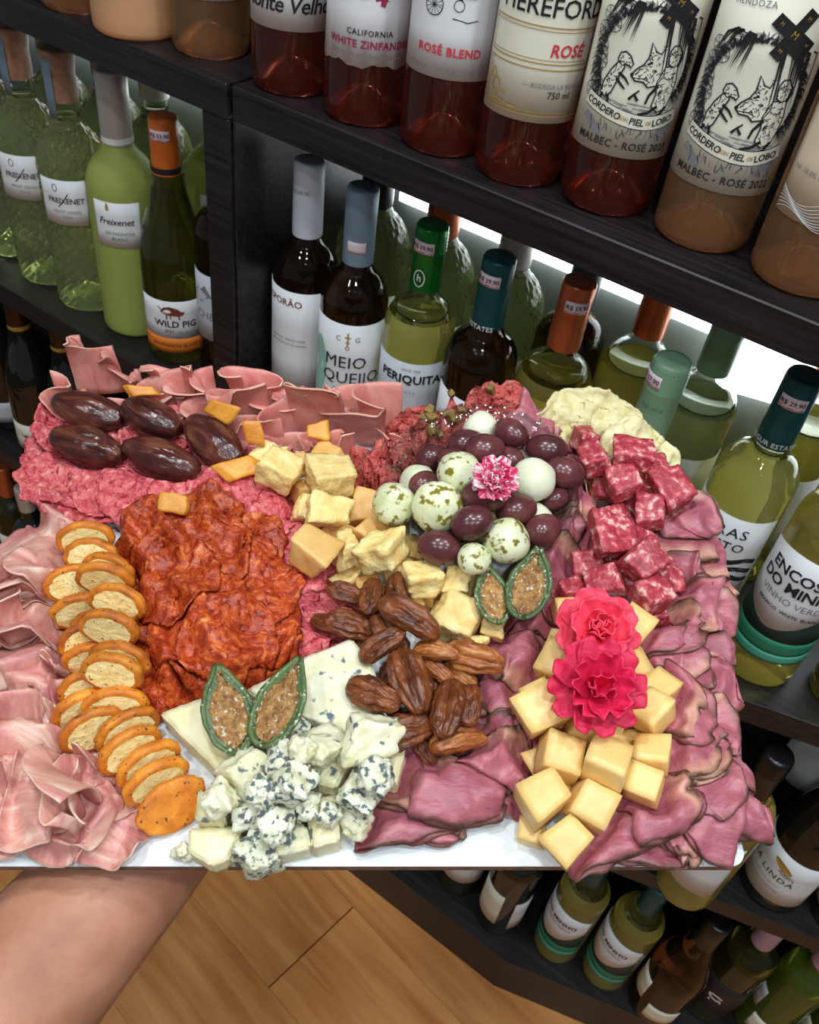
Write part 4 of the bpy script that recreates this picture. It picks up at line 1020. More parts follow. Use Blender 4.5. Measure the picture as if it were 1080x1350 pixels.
def folded(seed, m, w=.034, l=.040, rf=.0028, th=.0016, over=.85, wav=.002, nu=46, nv=24):
    """slice of roast meat folded over on itself: bottom leaf, round fold at +x, top leaf; crust round the rim, fat along one side"""
    q = random.Random(seed)
    U, Vv = np.meshgrid(np.linspace(0, 1, nu), np.linspace(-1, 1, nv), indexing='ij')
    Lb = l; La = math.pi * rf; Lt = l * over; tot = Lb + La + Lt
    rnd = np.clip(1 - np.abs(2 * U - 1) ** q.uniform(2.4, 4.5), 0, 1) ** .5
    taper = .25 + .75 * rnd
    skew = q.uniform(-.22, .22)
    d = np.clip(U * tot + skew * Vv * l * .5 * (1 - np.abs(2 * U - 1)), 0, tot)       # the fold runs askew
    x = np.where(d < Lb, d - Lb, 0.0); z = np.zeros_like(d)
    ang = np.clip((d - Lb) / rf, 0, math.pi)
    x = np.where(d >= Lb, rf * np.sin(ang), x); z = np.where(d >= Lb, rf * (1 - np.cos(ang)), z)
    k = np.clip((d - Lb - La) / Lt, 0, 1); top = d > Lb + La
    x = np.where(top, -k * Lt, x); z = np.where(top, 2 * rf - (2 * rf - th * 1.5) * np.clip(k * 1.1, 0, 1) ** 1.6, z)
    ed = 1 + .14 * vnoise(np.stack([d * 110, Vv * .7, d * 0 + seed], -1), seed)
    y = Vv * w / 2 * taper * ed + q.uniform(-.3, .3) * (x + l * .4)
    wa, wb = q.uniform(0, 6), q.uniform(1.6, 3.2)
    z = z + wav * (np.sin(wb * Vv + wa) + .5 * np.sin(2.3 * wb * Vv + wa + 40 * x)) * (.6 + .4 * np.clip(-x / l, 0, 1)) + wav
    z = z - .10 * w * Vv ** 2 * q.uniform(.2, 1.0)
    x = x + .004 * vnoise(np.stack([Vv * 1.8, U * 2, U * 0 + seed + 3], -1), seed + 3)
    P = np.stack([x + l / 2, y, z], -1)
    P = P + .0011 * np.stack([fbm(P * 130 + 7 * kk, seed + kk, 2) for kk in range(3)], -1)
    V, F = sheet(P, th)
    rim = np.minimum((1 - np.abs(Vv)) * w / 2 * taper, np.minimum(d, tot - d))
    sg = q.choice((-1, 1)); fat = (1 - sg * Vv) * w / 2 * taper if q.random() < .75 else np.minimum(tot - d, .03)
    return mesh('slice', V, F, [m], attrs={'rim': np.concatenate([rim.ravel()] * 2), 'fat': np.concatenate([fat.ravel()] * 2)})
def slab_poly(pts, h, seed, m, amp=.0008, freq=110, rough=.0004, lift=0, tops=None):
    """wedge of cheese from a pixel outline: thick block with softened, crumbly edges"""
    bm = bmesh.new(); loc = [B(x, y, h) for x, y in pts]
    c = sum((p.xy for p in loc), Vector((0, 0))) / len(loc)
    V, F = prism([(p.x - c.x, p.y - c.y) for p in loc], 0, h)
    vs = [bm.verts.new(v) for v in V]
    for f in F: bm.faces.new([vs[i] for i in f])
    bmesh.ops.bevel(bm, geom=bm.edges[:], offset=.0012, segments=2, affect='EDGES')
    bmesh.ops.triangulate(bm, faces=[f for f in bm.faces if len(f.verts) > 4])
    for _ in range(4):
        el = [e for e in bm.edges if e.calc_length() > .0034]
        if not el: break
        bmesh.ops.subdivide_edges(bm, edges=el, cuts=1, use_grid_fill=True)
    bmesh.ops.triangulate(bm, faces=bm.faces[:])
    bm.normal_update()
    co = np.array([v.co[:] for v in bm.verts]); no = np.array([v.normal[:] for v in bm.verts])
    co = co + no * (amp * fbm(co * freq + seed, seed, 3) + rough * vnoise(co * 600 + seed, seed))[:, None]
    for v, p in zip(bm.verts, co): v.co = p
    me = bpy.data.meshes.new('wedge'); bm.to_mesh(me); bm.free(); me.materials.append(m)
    me.polygons.foreach_set('use_smooth', np.ones(len(me.polygons), dtype=bool))
    M = BM @ Matrix.Translation((c.x, c.y, lift))
    return me, M

# ------------------------------------------------------------------ prosciutto along the far edge
rr_ = random.Random(21)
PROS = [  # px, py(base), height over board, width, stand height, loops, turn, variant
 (105, 545, .004, .036, .040, .9, 6), (150, 530, .004, .044, .046, 1.1, -6), (205, 540, .004, .046, .038, 1.2, 4), (258, 548, .004, .044, .038, 1.2, -8),
 (312, 556, .004, .044, .036, 1.1, 8), (362, 562, .003, .046, .042, 1.2, -6), (398, 572, .003, .044, .045, 1.0, 10), (436, 566, .003, .030, .036, 1.0, -20), (474, 574, .003, .048, .043, 1.0, -12),
 (270, 572, .004, .052, .022, 1.6, 0), (190, 556, .004, .05, .026, 1.5, 4), (340, 588, .004, .05, .026, 1.4, -6), (420, 596, .003, .05, .022, 1.4, 6), (510, 588, .003, .034, .022, .9, -30)]
for k, (px, py, h, w, hh, lp, tz) in enumerate(PROS):
    o = place('prosciutto_slice', ribbon(100 + k, M_PROSC, w, hh, lp, .007, -.15, flare=.26), px, py + (-12 if k < 9 and k % 2 else 6), h - .003, (-14, 0, tz)); o['stands'] = 1
    near(o, 'pink prosciutto slice gathered into upright folds', 'ham', 'prosciutto row beside the dates', px, py - 50)
# prosciutto along the left edge
PROS2 = [(40, 745, .004, .060, .066, 25, 'd'), (70, 775, .004, .05, .075, -20, 'd'), (20, 800, .006, .07, .06, 30, 'd'), (60, 850, .006, .06, .06, -10, 'd'), (25, 870, .008, .06, .05, 60, 'd'),
 (90, 900, .002, .05, .05, 20, 'd'), (40, 930, .006, .06, .05, -35, 'd'), (85, 965, .003, .055, .045, 15, 'd'), (20, 985, .006, .06, .05, 40, 'd'), (60, 1010, .006, .055, .05, -15, 'd'),
 (110, 1040, .002, .05, .052, 35, 'd'), (40, 1060, .004, .06, .05, 10, 'd'), (85, 1075, .004, .05, .05, 60, 'd'), (140, 1085, .001, .04, .04, -30, 'd'), (10, 1085, .002, .06, .035, 0, 'd'),
 (30, 765, .018, .05, .030, 12, 'r'), (50, 885, .016, .054, .030, 14, 'r'), (30, 955, .016, .055, .028, -20, 'r'), (75, 1035, .010, .060, .036, -10, 'r'), (120, 1055, .006, .04, .026, -60, 'r'), (10, 850, .014, .05, .03, 40, 'r')]
for k, (px, py, h, w, l, tz, ty) in enumerate(PROS2):
    if ty == 'd': o = place('prosciutto_slice', drape(200 + k, M_PROSC2, w * 1.1, l * 1.1, .0066, 1.3 + .35 * (k % 3), .0008), px, py, h, (rr_.uniform(-12, 8), rr_.uniform(-12, 12), tz))
    else: o = place('prosciutto_slice', ribbon(220 + k, M_PROSC2, w, l * .9, .8, .014, -.3, flare=.6), px, py, h, (-25, 0, tz)); o['stands'] = 1
    near(o, 'pale prosciutto slice with white fat beside the toasts', 'ham', 'prosciutto heap beside the toasts', px, py)

# ------------------------------------------------------------------ pink salami bed
SAL = [(140, 572, .010, .034, 10, 0), (200, 582, .012, .034, 50, 4), (255, 600, .012, .030, 20, 0), (100, 566, .010, .030, 0, 6), (90, 600, .006, .032, 5, -10), (75, 640, .004, .030, 0, 8), (110, 665, .006, .030, 30, 5), (150, 640, .010, .032, 60, -6), (190, 650, .010, .032, 20, 6), (235, 640, .010, .033, 80, 0), (265, 655, .012, .034, 10, 8),
 (310, 640, .012, .032, 50, -4), (335, 670, .013, .036, 20, 4), (300, 690, .009, .034, 0, 6), (375, 700, .012, .034, 70, -8), (390, 740, .010, .034, 10, 8), (370, 770, .009, .036, 45, 4), (400, 800, .006, .032, 30, -6), (385, 835, .006, .030, 5, 6), (350, 720, .008, .034, 20, 0), (440, 825, .003, .026, 20, 5)]
for k, (px, py, h, r, tz, ty) in enumerate(SAL):
    me = polar_sheet(r, 300 + k, M_SALAMI, .0016, crump=.011, freq=60, ragged=.2, ell=.85, fine=.0019, ripple=.002, fold=(.8 if k % 3 == 0 else .3), nr=24, ns=84)
    o = place('salami_slice', me, px, py, h, (rr_.uniform(-14, 14), ty, tz))
    near(o, 'crumpled rough pink salami slice', 'salami', 'pink salami bed', px, py)

# ------------------------------------------------------------------ red paprika sausage
PEP = [(225, 715, .010, .036, 10, 20, .6), (195, 740, .008, .034, 40, -25, .9), (255, 755, .014, .036, 20, 10, .5), (300, 770, .013, .034, 60, 20, .6), (225, 800, .012, .033, 0, -12, .7), (315, 815, .012, .034, 30, 25, .7), (265, 830, .014, .034, 80, 5, .6),
 (205, 850, .008, .028, 15, -20, 1.0), (235, 890, .009, .028, 50, -10, 1.0), (290, 875, .011, .032, 20, 12, .8), (335, 860, .009, .030, 70, 22, .9), (200, 905, .005, .024, 20, -25, 1.1), (345, 895, .005, .024, 35, 10, .8), (265, 700, .010, .030, 0, 5, 1.0), (320, 730, .009, .028, 20, 12, .6), (335, 790, .014, .030, 40, 14, .5), (300, 850, .016, .030, 10, 8, .6), (240, 775, .018, .030, 70, -6, .5), (345, 835, .013, .026, 20, 16, .6), (280, 730, .014, .028, 0, 6, .6)]
for k, (px, py, h, r, tz, ty, fd) in enumerate(PEP):
    me = polar_sheet(r, 340 + k, M_PEPP, .0026, crump=.008, freq=62, ragged=.10, ell=.9, fine=.0013, cup=.10, ripple=.0012, fold=fd * .8, nr=24, ns=84)
    o = place('paprika_sausage_slice', me, px, py, h, (rr_.uniform(-18, 12), ty, tz))
    near(o, 'shiny brick-red paprika sausage slice', 'sausage', 'red paprika sausage heap', px, py)

# ------------------------------------------------------------------ dates
def date_fn(D, P):
    P = P.copy(); u = D[:, 0]
    P[:, 2] *= 1 - .15 * u; P[:, 1] *= 1 - .12 * u * u
    k = float(P[:, 0].max()) * 1e4
    w = fbm(np.stack([P[:, 0] * 60 + k, P[:, 1] * 190, P[:, 2] * 190 + k], 1), 5, 2)
    w2 = -np.abs(vnoise(np.stack([P[:, 0] * 34 + k, P[:, 1] * 120 + 4, P[:, 2] * 120], 1), 9)) ** .5      # sharp creases
    P = P + D * (w * .0011 + w2 * .0016)[:, None]
    g = np.exp(-((D[:, 0] - 1) ** 2) / .004); P[:, 0] -= .003 * g
    return P
DATES = [(118, 541, .030, -14, .0262, 'plump glossy date with a smooth lifted skin'), (200, 552, .032, -26, .0235, 'date split along its side between its neighbours'), (118, 587, .026, -16, .0265, 'matt wrinkled date lying on the pink salami'), (212, 606, .024, -20, .0270, 'long date lying lowest against the salami'), (282, 582, .026, -42, .0255, 'broad smooth date beside the orange dried fruit')]
for k, (px, py, h, tz, a, txt) in enumerate(DATES):
    o = place('date', ellip(a * 1.12, .0146 + .0015 * (k == 4), .0130, 400 + k, M_DATE, .0012, 70, (.3, 1, 1), date_fn, _SPHF), px, py, h - .006, (8, 6, tz))
    tag(o, txt, 'date', 'dates on the salami')
# crystallised fruit
FR = [(186, 509, .047, .020, .007, 8, 'thin'), (289, 524, .046, .018, .013, -22, ''), (336, 576, .034, .012, .016, 4, ''), (323, 616, .026, .026, .014, 28, ''), (228, 664, .024, .019, .013, -6, ''), (418, 556, .038, .012, .012, 10, '')]
FRL = ['thin orange dried fruit strip lying on the prosciutto behind the dates', 'orange dried fruit flake on prosciutto above the broad date', 'square orange dried fruit piece standing next to the pale cheese', 'large flat orange dried fruit piece against the pale cheese', 'orange dried fruit piece alone on the pink salami', 'small orange dried fruit piece tucked between two prosciutto folds']
for k, (px, py, h, sx, sy, tz, _) in enumerate(FR):
    me = chunk(sx, sy, .0042, 430 + k, M_FRUIT, .0012, 140, .35)
    o = place('dried_fruit_piece', me, px, py, h, (50 if k in (1, 2) else 30, 8, tz)); tag(o, FRL[k], 'dried fruit')

# ------------------------------------------------------------------ toasts
def toast_mesh(seed):
    q = random.Random(seed); n = 36
    P = []
    for i in range(n):
        a = 2 * math.pi * i / n
        rx = .0200 * (1 + .04 * q.uniform(-1, 1)); ry = .0150 * (1 + .03 * q.uniform(-1, 1))
        x = rx * math.cos(a); y = ry * math.sin(a)
        if y < 0: y *= .82
        P.append((x, y))
    rings = [(.55, .0), (.88, .0), (.96, .0005), (1.0, .0020), (1.02, .0050), (1.005, .0078), (.96, .0096), (.88, .0104), (.78, .0106)]
    V = [(0, 0, 0)]
    for (k, z) in rings:
        for (x, y) in P: V.append((x * k, y * k, z + .0003 * q.uniform(-1, 1)))
    F = [(0, 1 + (i + 1) % n, 1 + i) for i in range(n)]
    for r in range(len(rings) - 1):
        for i in range(n):
            a = 1 + r * n + i; b = 1 + r * n + (i + 1) % n; F.append((a, b, b + n, a + n))
    # crumb: recessed, slightly uneven disc
    Vc = [(0, 0, .0106)]
    for kk in (.3, .5, .68, .785):
        for (x, y) in P: Vc.append((x * kk, y * kk,   .0106 + .0007 * q.uniform(-1, 1) * (kk < .75)))
    Fc = [(0, 1 + i, 1 + (i + 1) % n) for i in range(n)]
    for r in range(3):
        for i in range(n):
            a = 1 + r * n + i; b = 1 + r * n + (i + 1) % n; Fc.append((a, a + n, b + n, b))
    return mesh('crust', V, F, [M_CRUST]), mesh('crumb', Vc, Fc, [M_CRUMB])
TOM = [toast_mesh(500 + k) for k in range(5)]
# px, py, height, lean, turn  (listed from the far end of the row to the near end)
TO = [(106, 712, .018, 52, 8), (112, 735, .020, 42, -4), (96, 768, .018, 50, 16), (138, 758, .020, 48, -14), (134, 785, .020, 64, -6), (110, 800, .016, 60, 18), (152, 806, .018, 50, -12), (136, 822, .020, 58, 2), (120, 843, .018, 50, 16), (156, 840, .020, 56, -10),
 (120, 868, .016, 60, 10), (160, 870, .019, 52, -8), (120, 900, .017, 52, 14), (158, 900, .019, 52, -6), (110, 935, .013, 60, 28), (160, 930, .018, 52, 10), (126, 958, .014, 54, 30), (168, 962, .015, 60, 34), (172, 990, .016, 56, 36), (196, 1008, .013, 60, 36), (206, 1030, .012, 62, 34), (226, 1052, .011, 58, 38)]
ORD = 'zeroth first second third fourth fifth sixth seventh eighth ninth tenth eleventh twelfth thirteenth fourteenth fifteenth sixteenth seventeenth eighteenth nineteenth twentieth twenty-first twenty-second'.split()
for k, (px, py, h, lean, tz) in enumerate(TO):
    cr, cb = TOM[k % 5]
    if k < 16: px += (132 - px) * .28
    last = k == len(TO) - 1
    M = ploc(px, py, h, (lean + 16, 0, tz), 1.0)
    if last: M = ploc(228, 1062, .010, (lean + 168, 0, tz), 1.05)
    t = empty('toast', M)
    a = obj('crust', cr, t); c = obj('crumb', cb, t)
    a.location = c.location = (0, 0, -.0027); a.scale = c.scale = (.90, .90, .58)
    if last: tag(t, 'end toast of the row showing its orange seasoned crust face', 'toast', 'row of toasts')
    else: tag(t, 'herb toast, %s in the row counted from the orange-faced end toast' % ORD[len(TO) - 1 - k], 'toast', 'row of toasts')

# ------------------------------------------------------------------ pale crumbly cheese chunks
PC = [(357, 606, .028, .022, .02, 0), (380, 634, .030, .030, .026, 0), (426, 603, .022, .028, .022, 2), (404, 648, .018, .022, .02, 2), (438, 637, .030, .034, .028, 0), (409, 671, .020, .020, .018, 0), (434, 687, .024, .030, .022, 0), (473, 672, .020, .024, .026, 2), (425, 741, .022, .028, .026, 2), (461, 730, .022, .016, .024, 0), (497, 708, .018, .022, .022, 2), (514, 702, .014, .020, .018, 2), (500, 742, .024, .030, .026, 0), (535, 726, .018, .016, .018, 2), (462, 758, .014, .03, .016, 0), (540, 762, .016, .022, .020, 0), (568, 748, .024, .026, .022, 0), (592, 765, .022, .022, .018, 0), (587, 806, .020, .032, .030, 0), (614, 772, .012, .020, .018, 0), (540, 790, .010, .020, .024, 0), (522, 754, .012, .018, .02, 0), (630, 816, .008, .018, .022, 0), (392, 612, .014, .026, .02, 2), (450, 656, .014, .028, .022, 2), (612, 845, .008, .014, .018, 0), (450, 705, .010, .03, .022, 2), (480, 770, .008, .024, .018, 2), (565, 790, .008, .022, .02, 2)]
for k, (px, py, h, sx, sz, kind) in enumerate(PC):
    sx, sz = (sx * .92, sz * .92) if h > .014 else (sx * .72, sz * .72)
    me = chunk(sx * .92, sz * .92, sz * .80, 550 + k, M_PALE if kind == 0 else M_RIND, .0032 if kind == 0 else .0012, 150, .22, .0008 if kind == 0 else .0002, rbox(9, .12))
    o = place('cheese_chunk', me, px, py, h - .004, (rr_.uniform(-25, 25), rr_.uniform(-25, 25), rr_.uniform(-40, 40)))
    near(o, 'crumbly pale yellow cheese chunk' if kind == 0 else 'smooth amber cheese chunk', 'cheese', 'pale cheese pile', px, py)

# ------------------------------------------------------------------ pecans
def pecan_mesh(seed, m):
    q = random.Random(seed); nu, nv = 56, 30
    U, A = np.meshgrid(np.linspace(0, 2 * math.pi, nu, endpoint=False), np.linspace(-1, 1, nv), indexing='ij')
    prof = np.clip(1 - np.abs(A) ** 2.4, 0, 1) ** .5 * (1 - .10 * A)
    th = U
    topd = np.angle(np.exp(1j * (th - math.pi / 2)))
    r = 1 - .50 * np.exp(-(topd / .24) ** 2) * prof - .18 * (np.exp(-((topd - .85) / .16) ** 2) + np.exp(-((topd + .85) / .16) ** 2)) * np.clip(1.2 - A ** 2 * 1.3, 0, 1)
    r = r + .04 * np.sin(th * 9 + 1.1 * np.sin(A * 2.2 + q.uniform(0, 6))) * (np.abs(topd) < 1.7)
    y = .0092 * r * np.cos(th) * prof; z = .0068 * r * np.sin(th) * prof; x = .0185 * A
    z = z - .0022 * A ** 2 + .0008
    P = np.stack([x, y, z], -1)
    P = P + .0014 * np.stack([fbm(P * 210 + 9 * k + seed, seed + k, 3) for k in range(3)], -1)
    V = P.reshape(-1, 3)
    F = grid_faces(nu, nv, True)
    F = [tuple(reversed(f)) for f in F]
    F.append(tuple(i * nv for i in range(nu))); F.append(tuple(reversed([i * nv + nv - 1 for i in range(nu)])))
    return mesh('pecan', V, F, [m])
M_PECANL = nmat('light_candied_pecan', [(.28, S(96, 48, 20)), (.5, S(160, 92, 44)), (.72, S(208, 148, 90))], 90, 6, rough=.3, bump=.6, bscale=300, bdist=.001, stretch=(.5, 1.5, 1.5))
PM = [pecan_mesh(600 + k, M_PECAN) for k in range(6)] + [pecan_mesh(620 + k, M_PECANL) for k in range(2)]
PE = [(459, 783, .022, -20, 0, .9), (428, 822, .010, -35, 0, .9), (470, 828, .018, -8, 1, 1.1), (492, 790, .026, 80, 2, .95), (524, 784, .026, 95, 3, .9), (508, 793, .022, 85, 4, .85), (536, 832, .030, -32, 5, 1.35), (510, 838, .024, -55, 0, 1.1), (487, 870, .022, 30, 1, 1.0), (508, 886, .018, 60, 2, .85), (498, 927, .022, -28, 3, 1.1), (535, 902, .034, -72, 4, 1.35), (560, 912, .022, 88, 5, 1.0), (527, 966, .022, 18, 0, 1.25), (561, 985, .014, -55, 1, .85), (588, 936, .024, 78, 2, 1.25), (618, 932, .020, 80, 3, .9), (604, 974, .018, 16, 7, 1.1), (622, 871, .026, -20, 6, 1.15), (594, 846, .018, 30, 5, .8), (576, 868, .024, -18, 7, .9), (574, 888, .022, -40, 6, .8), (604, 894, .016, -35, 7, .8), (568, 918, .014, 60, 2, 1.0), (545, 945, .010, 10, 0, 1.0), (480, 850, .010, 40, 3, 1.0), (550, 870, .012, 0, 4, 1.1), (590, 910, .010, 20, 1, 1.1), (520, 912, .010, 80, 5, 1.0), (575, 960, .008, 40, 0, 1.0)]
for k, (px, py, h, tz, mi, s) in enumerate(PE):
    o = place('pecan', PM[mi], px, py, h - .004, (rr_.uniform(-35, 35), rr_.uniform(-18, 18), tz), s * (.84 if h > .014 else .66))
    near(o, 'light toffee-brown candied pecan half' if mi >= 6 else 'dark brown candied pecan half', 'pecan', 'candied pecans', px, py)

# ------------------------------------------------------------------ olive bowl
BSC = 1.06
bc = B(634, 655, .012)
def flute(r, a, z): return r * (1 + .022 * math.sin(a * 26) * min(max((z - .006) / .02, 0), 1))
bV, bF, _ = lathe([(0, .0012), (.030, .0012), (.040, .003), (.048, .012), (.053, .026), (.060, .0285), (.061, .0291), (.0525, .0270), (.0472, .0122), (.0395, .0040), (.030, .0022), (0, .0022)], 104, wob=flute)
M_PLASTIC = bpy.data.materials.new('clear_plastic'); M_PLASTIC.use_nodes = True
nt = M_PLASTIC.node_tree; N_ = nt.nodes; N_.remove(N_['Principled BSDF'])
tr = N_.new('ShaderNodeBsdfTransparent'); tr.inputs['Color'].default_value = (.93, .95, .95, 1)
gl = N_.new('ShaderNodeBsdfGlossy'); gl.inputs['Roughness'].default_value = .08
lw_ = N_.new('ShaderNodeLayerWeight'); lw_.inputs['Blend'].default_value = .35; fr_ = N_.new('ShaderNodeMath'); fr_.operation = 'MULTIPLY_ADD'; fr_.inputs[1].default_value = .35; fr_.inputs[2].default_value = .03
nt.links.new(lw_.outputs['Facing'], fr_.inputs[0]); mx_ = N_.new('ShaderNodeMixShader')
nt.links.new(fr_.outputs[0], mx_.inputs[0]); nt.links.new(tr.outputs[0], mx_.inputs[1]); nt.links.new(gl.outputs[0], mx_.inputs[2]); nt.links.new(mx_.outputs[0], N_['Material Output'].inputs['Surface'])
o = obj('plastic_bowl', mesh('plastic_bowl', bV * np.array([BSC, 1.12 * BSC, 1]), bF, [M_PLASTIC]), None, BM @ Matrix.Translation((bc.x, bc.y, .0005)))
tag(o, 'clear fluted plastic bowl holding the olives and mozzarella', 'bowl')
pV = _SPHF[0] * np.array([.044, .048, .0075]); pV = pV + _SPHF[0] * (.002 * fbm(pV * 200, 3, 3))[:, None]
o = obj('pesto_layer', mesh('pesto', pV, _SPHF[1], [M_PESTO]), None, BM @ Matrix.Translation((bc.x, bc.y, .0118)))
tag(o, 'green-brown herb pesto lying in the bottom of the olive bowl', 'pesto', None, 'stuff')
def olive_fn(D, P):
    P = P.copy(); P[:, 1:] *= (1 - .08 * D[:, :1]); g = np.exp(-((1 - D[:, 0]) / .035) ** 1); P[:, 0] -= .0022 * g * (D[:, 0] > 0)
    return P
OLM = [ellip(.0128 * s, .0098 * s, .0096 * s, 700 + k, M_OLIVE, .0004, 60, (1, 1, 1), olive_fn) for k, s in enumerate((1.0, 1.06, .94))]
OL = [(674, 576, .040, -40, 1, 1.0), (717, 598, .036, -8, 1, 1.1), (740, 631, .034, -12, 1, 1.05), (615, 586, .040, 10, 0, 1.1), (641, 600, .044, 5, 0, 1.1), (668, 604, .038, -30, 0, 1.0), (572, 604, .036, 20, 0, .95), (597, 603, .042, 25, 2, .85), (556, 644, .042, 40, 2, .9), (640, 672, .044, -4, 1, 1.12), (676, 676, .042, 15, 0, 1.1), (704, 702, .036, 40, 0, 1.05), (627, 705, .042, 12, 0, 1.1), (600, 723, .036, -10, 1, 1.05), (618, 660, .036, 30, 0, .95), (744, 654, .028, 20, 2, .8)]
for k, (px, py, h, tz, mi, s) in enumerate(OL):
    o = place('olive', OLM[mi], px, py, h, (rr_.uniform(-20, 20), rr_.uniform(-15, 15), tz + (180 if k % 4 == 1 else 0)), s * .98)
    near(o, 'glossy purple-brown olive in the clear bowl', 'olive', 'olives in the bowl', px, py)
def mozz_fn(D, P):
    P = P.copy(); P[:, :2] *= (1 - .26 * np.clip(D[:, 2:], 0, 1) ** 2); return P
MZM = [ellip(.0145, .0135, .0138, 730, M_MOZZ, .0022, 60, (1, 1, 1), mozz_fn), ellip(.0145, .0138, .0135, 731, M_MOZZP, .0018, 60, (1, 1, 1), mozz_fn)]
MZ = [(636, 568, .038, 0, 1.0), (552, 630, .034, 0, .95), (599, 631, .046, 1, 1.1), (531, 672, .034, 1, 1.1), (579, 678, .044, 1, 1.25), (705, 637, .042, 0, 1.15), (711, 682, .032, 0, .95), (668, 719, .036, 1, 1.15), (618, 728, .038, 1, .8), (688, 607, .028, 0, .9)]
for k, (px, py, h, kind, s) in enumerate(MZ):
    o = place('mozzarella_ball', MZM[kind], px, py, h, (rr_.uniform(-30, 30), rr_.uniform(-30, 30), rr_.uniform(0, 90)), s * .9)
    tag(o, 'white mozzarella ball speckled with green pesto in the olive bowl' if kind else 'plain white mozzarella ball in the olive bowl', 'mozzarella', 'mozzarella balls in the bowl')

# ------------------------------------------------------------------ flowers
def petal(L_, W_, cup, ruff, seed, m, notch=.15, th=.0007):
    U, Vv = np.meshgrid(np.linspace(0, 1, 12), np.linspace(-1, 1, 13), indexing='ij')
    wid = W_ / 2 * np.sin(np.clip(U * .94 + .06, 0, 1) ** .75 * math.pi * .62)
    x = L_ * U * (1 - notch * np.cos(Vv * math.pi / 2 * .0) * (np.abs(Vv) < .0)) ; y = wid * Vv
    x = x - L_ * .16 * U * Vv ** 2 - L_ * notch * U ** 4 * np.exp(-(Vv / .25) ** 2)
    z = cup * L_ * U ** 1.6 + .12 * L_ * Vv ** 2 * U + ruff * np.sin(Vv * 7 + seed) * U ** 2
    P = np.stack([x, y, z], -1); P = P + .0006 * np.stack([fbm(P * 140 + 8 * k, seed + k, 2) for k in range(3)], -1)
    V, F = sheet(P, th); return mesh('petal', V, F, [m])
def flower(name, M, layers, m, label, seed, ruff, notch=.15):
    q = random.Random(seed); f = empty(name, M)
    for li, (n, L_, W_, cup, el) in enumerate(layers):
        pm = [petal(L_, W_, cup, ruff, seed + li * 3 + k, m, notch) for k in range(2)]
        for i in range(n):
            p = obj('petal', pm[i % 2], f)
            p.rotation_euler = (q.uniform(-.15, .15), -math.radians(el) + q.uniform(-.12, .12), 2 * math.pi * (i + .4 * li) / n + q.uniform(-.12, .12))
            p.location = (0, 0, .0012 * li)
    tag(f, label, 'flower'); return f
g1 = flower('geranium_flower', ploc(786, 832, .046, (18, 4, 0), .98), [(6, .025, .025, .08, 5), (6, .021, .021, .22, 24), (5, .015, .016, .35, 48), (4, .010, .011, .4, 66)], M_GER, 'bright coral-pink double flower lying on the cheese next to salami chunks', 810, .0012)
g2 = flower('geranium_flower', ploc(786, 906, .055, (24, -6, 20), 1.04), [(6, .026, .022, .05, 4), (6, .021, .017, .2, 26), (5, .015, .013, .3, 50)], M_GER2, 'deep magenta-red flower lying lower on the yellow cheese cubes', 840, .0014, .22)
sV, sF, _ = lathe([(0, 0), (.0018, .001), (.0022, .004), (.0012, .008), (0, .0085)], 10)
st = obj('stamen', mesh('stamen', sV, sF, [M_YEL]), g2); st.location = (-.012, -.026, -.004); st.rotation_euler = (2.2, 0, .4)
flower('carnation_flower', ploc(652, 633, .067, (30, 4, 0), 1.0), [(8, .0155, .014, .1, 10), (8, .0125, .012, .25, 32), (6, .009, .010, .4, 55), (4, .006, .007, .4, 72)], M_CARN, 'small pink and white striped frilly flower on the olives', 860, .0016, .2)

# ------------------------------------------------------------------ herbed coppa-like slices at the far right of the cheese
HB = [(655, 540, .026, .026, 30, 55), (622, 552, .024, .028, 20, 60), (590, 568, .024, .030, 30, 50), (560, 590, .022, .028, 20, 55), (530, 610, .018, .028, 40, 45), (510, 640, .012, .028, 50, 30), (490, 640, .010, .024, 20, 30), (498, 680, .007, .022, 80, 15), (545, 570, .018, .022, 10, 50), (470, 620, .012, .018, 10, 25)]
for k, (px, py, h, r, tz, tx) in enumerate(HB):
    me = polar_sheet(r, 900 + k, M_HERB, .0030, crump=.008, freq=70, ragged=.16, ell=.75, fine=.0022, ripple=.002, fold=.5)
    o = place('herbed_sausage_slice', me, px, py, h - .004, (tx, rr_.uniform(-15, 15), tz)); tag(o, 'rough coral-red raw sausage slice with herb crumbs beside the olive bowl', 'sausage', 'herbed sausage slices')
hm = nmat('herb_crust', [(.3, S(84, 66, 28)), (.7, S(158, 128, 70))], 200, rough=.8, bump=.6, bscale=400)
HBM = [chunk(.0065, .005, .004, 930 + k, hm, .0014, 260, .4) for k in range(3)]
for k, (px, py, h) in enumerate([(562, 538, .040), (570, 546, .038), (576, 555, .037), (594, 533, .042), (602, 542, .040), (613, 524, .044), (643, 511, .046), (568, 532, .040), (584, 560, .034), (512, 628, .022), (486, 606, .02), (605, 548, .038), (578, 566, .032), (482, 612, .02), (598, 527, .042)]):
    o = place('herb_crumb', HBM[k % 3], px, py, h - .004, (rr_.uniform(0, 90), rr_.uniform(0, 90), rr_.uniform(0, 90)), rr_.uniform(.8, 1.25)); tag(o, 'small olive-brown herb crumb stuck on the rough red sausage', 'herb', 'herb crumbs on the sausage')

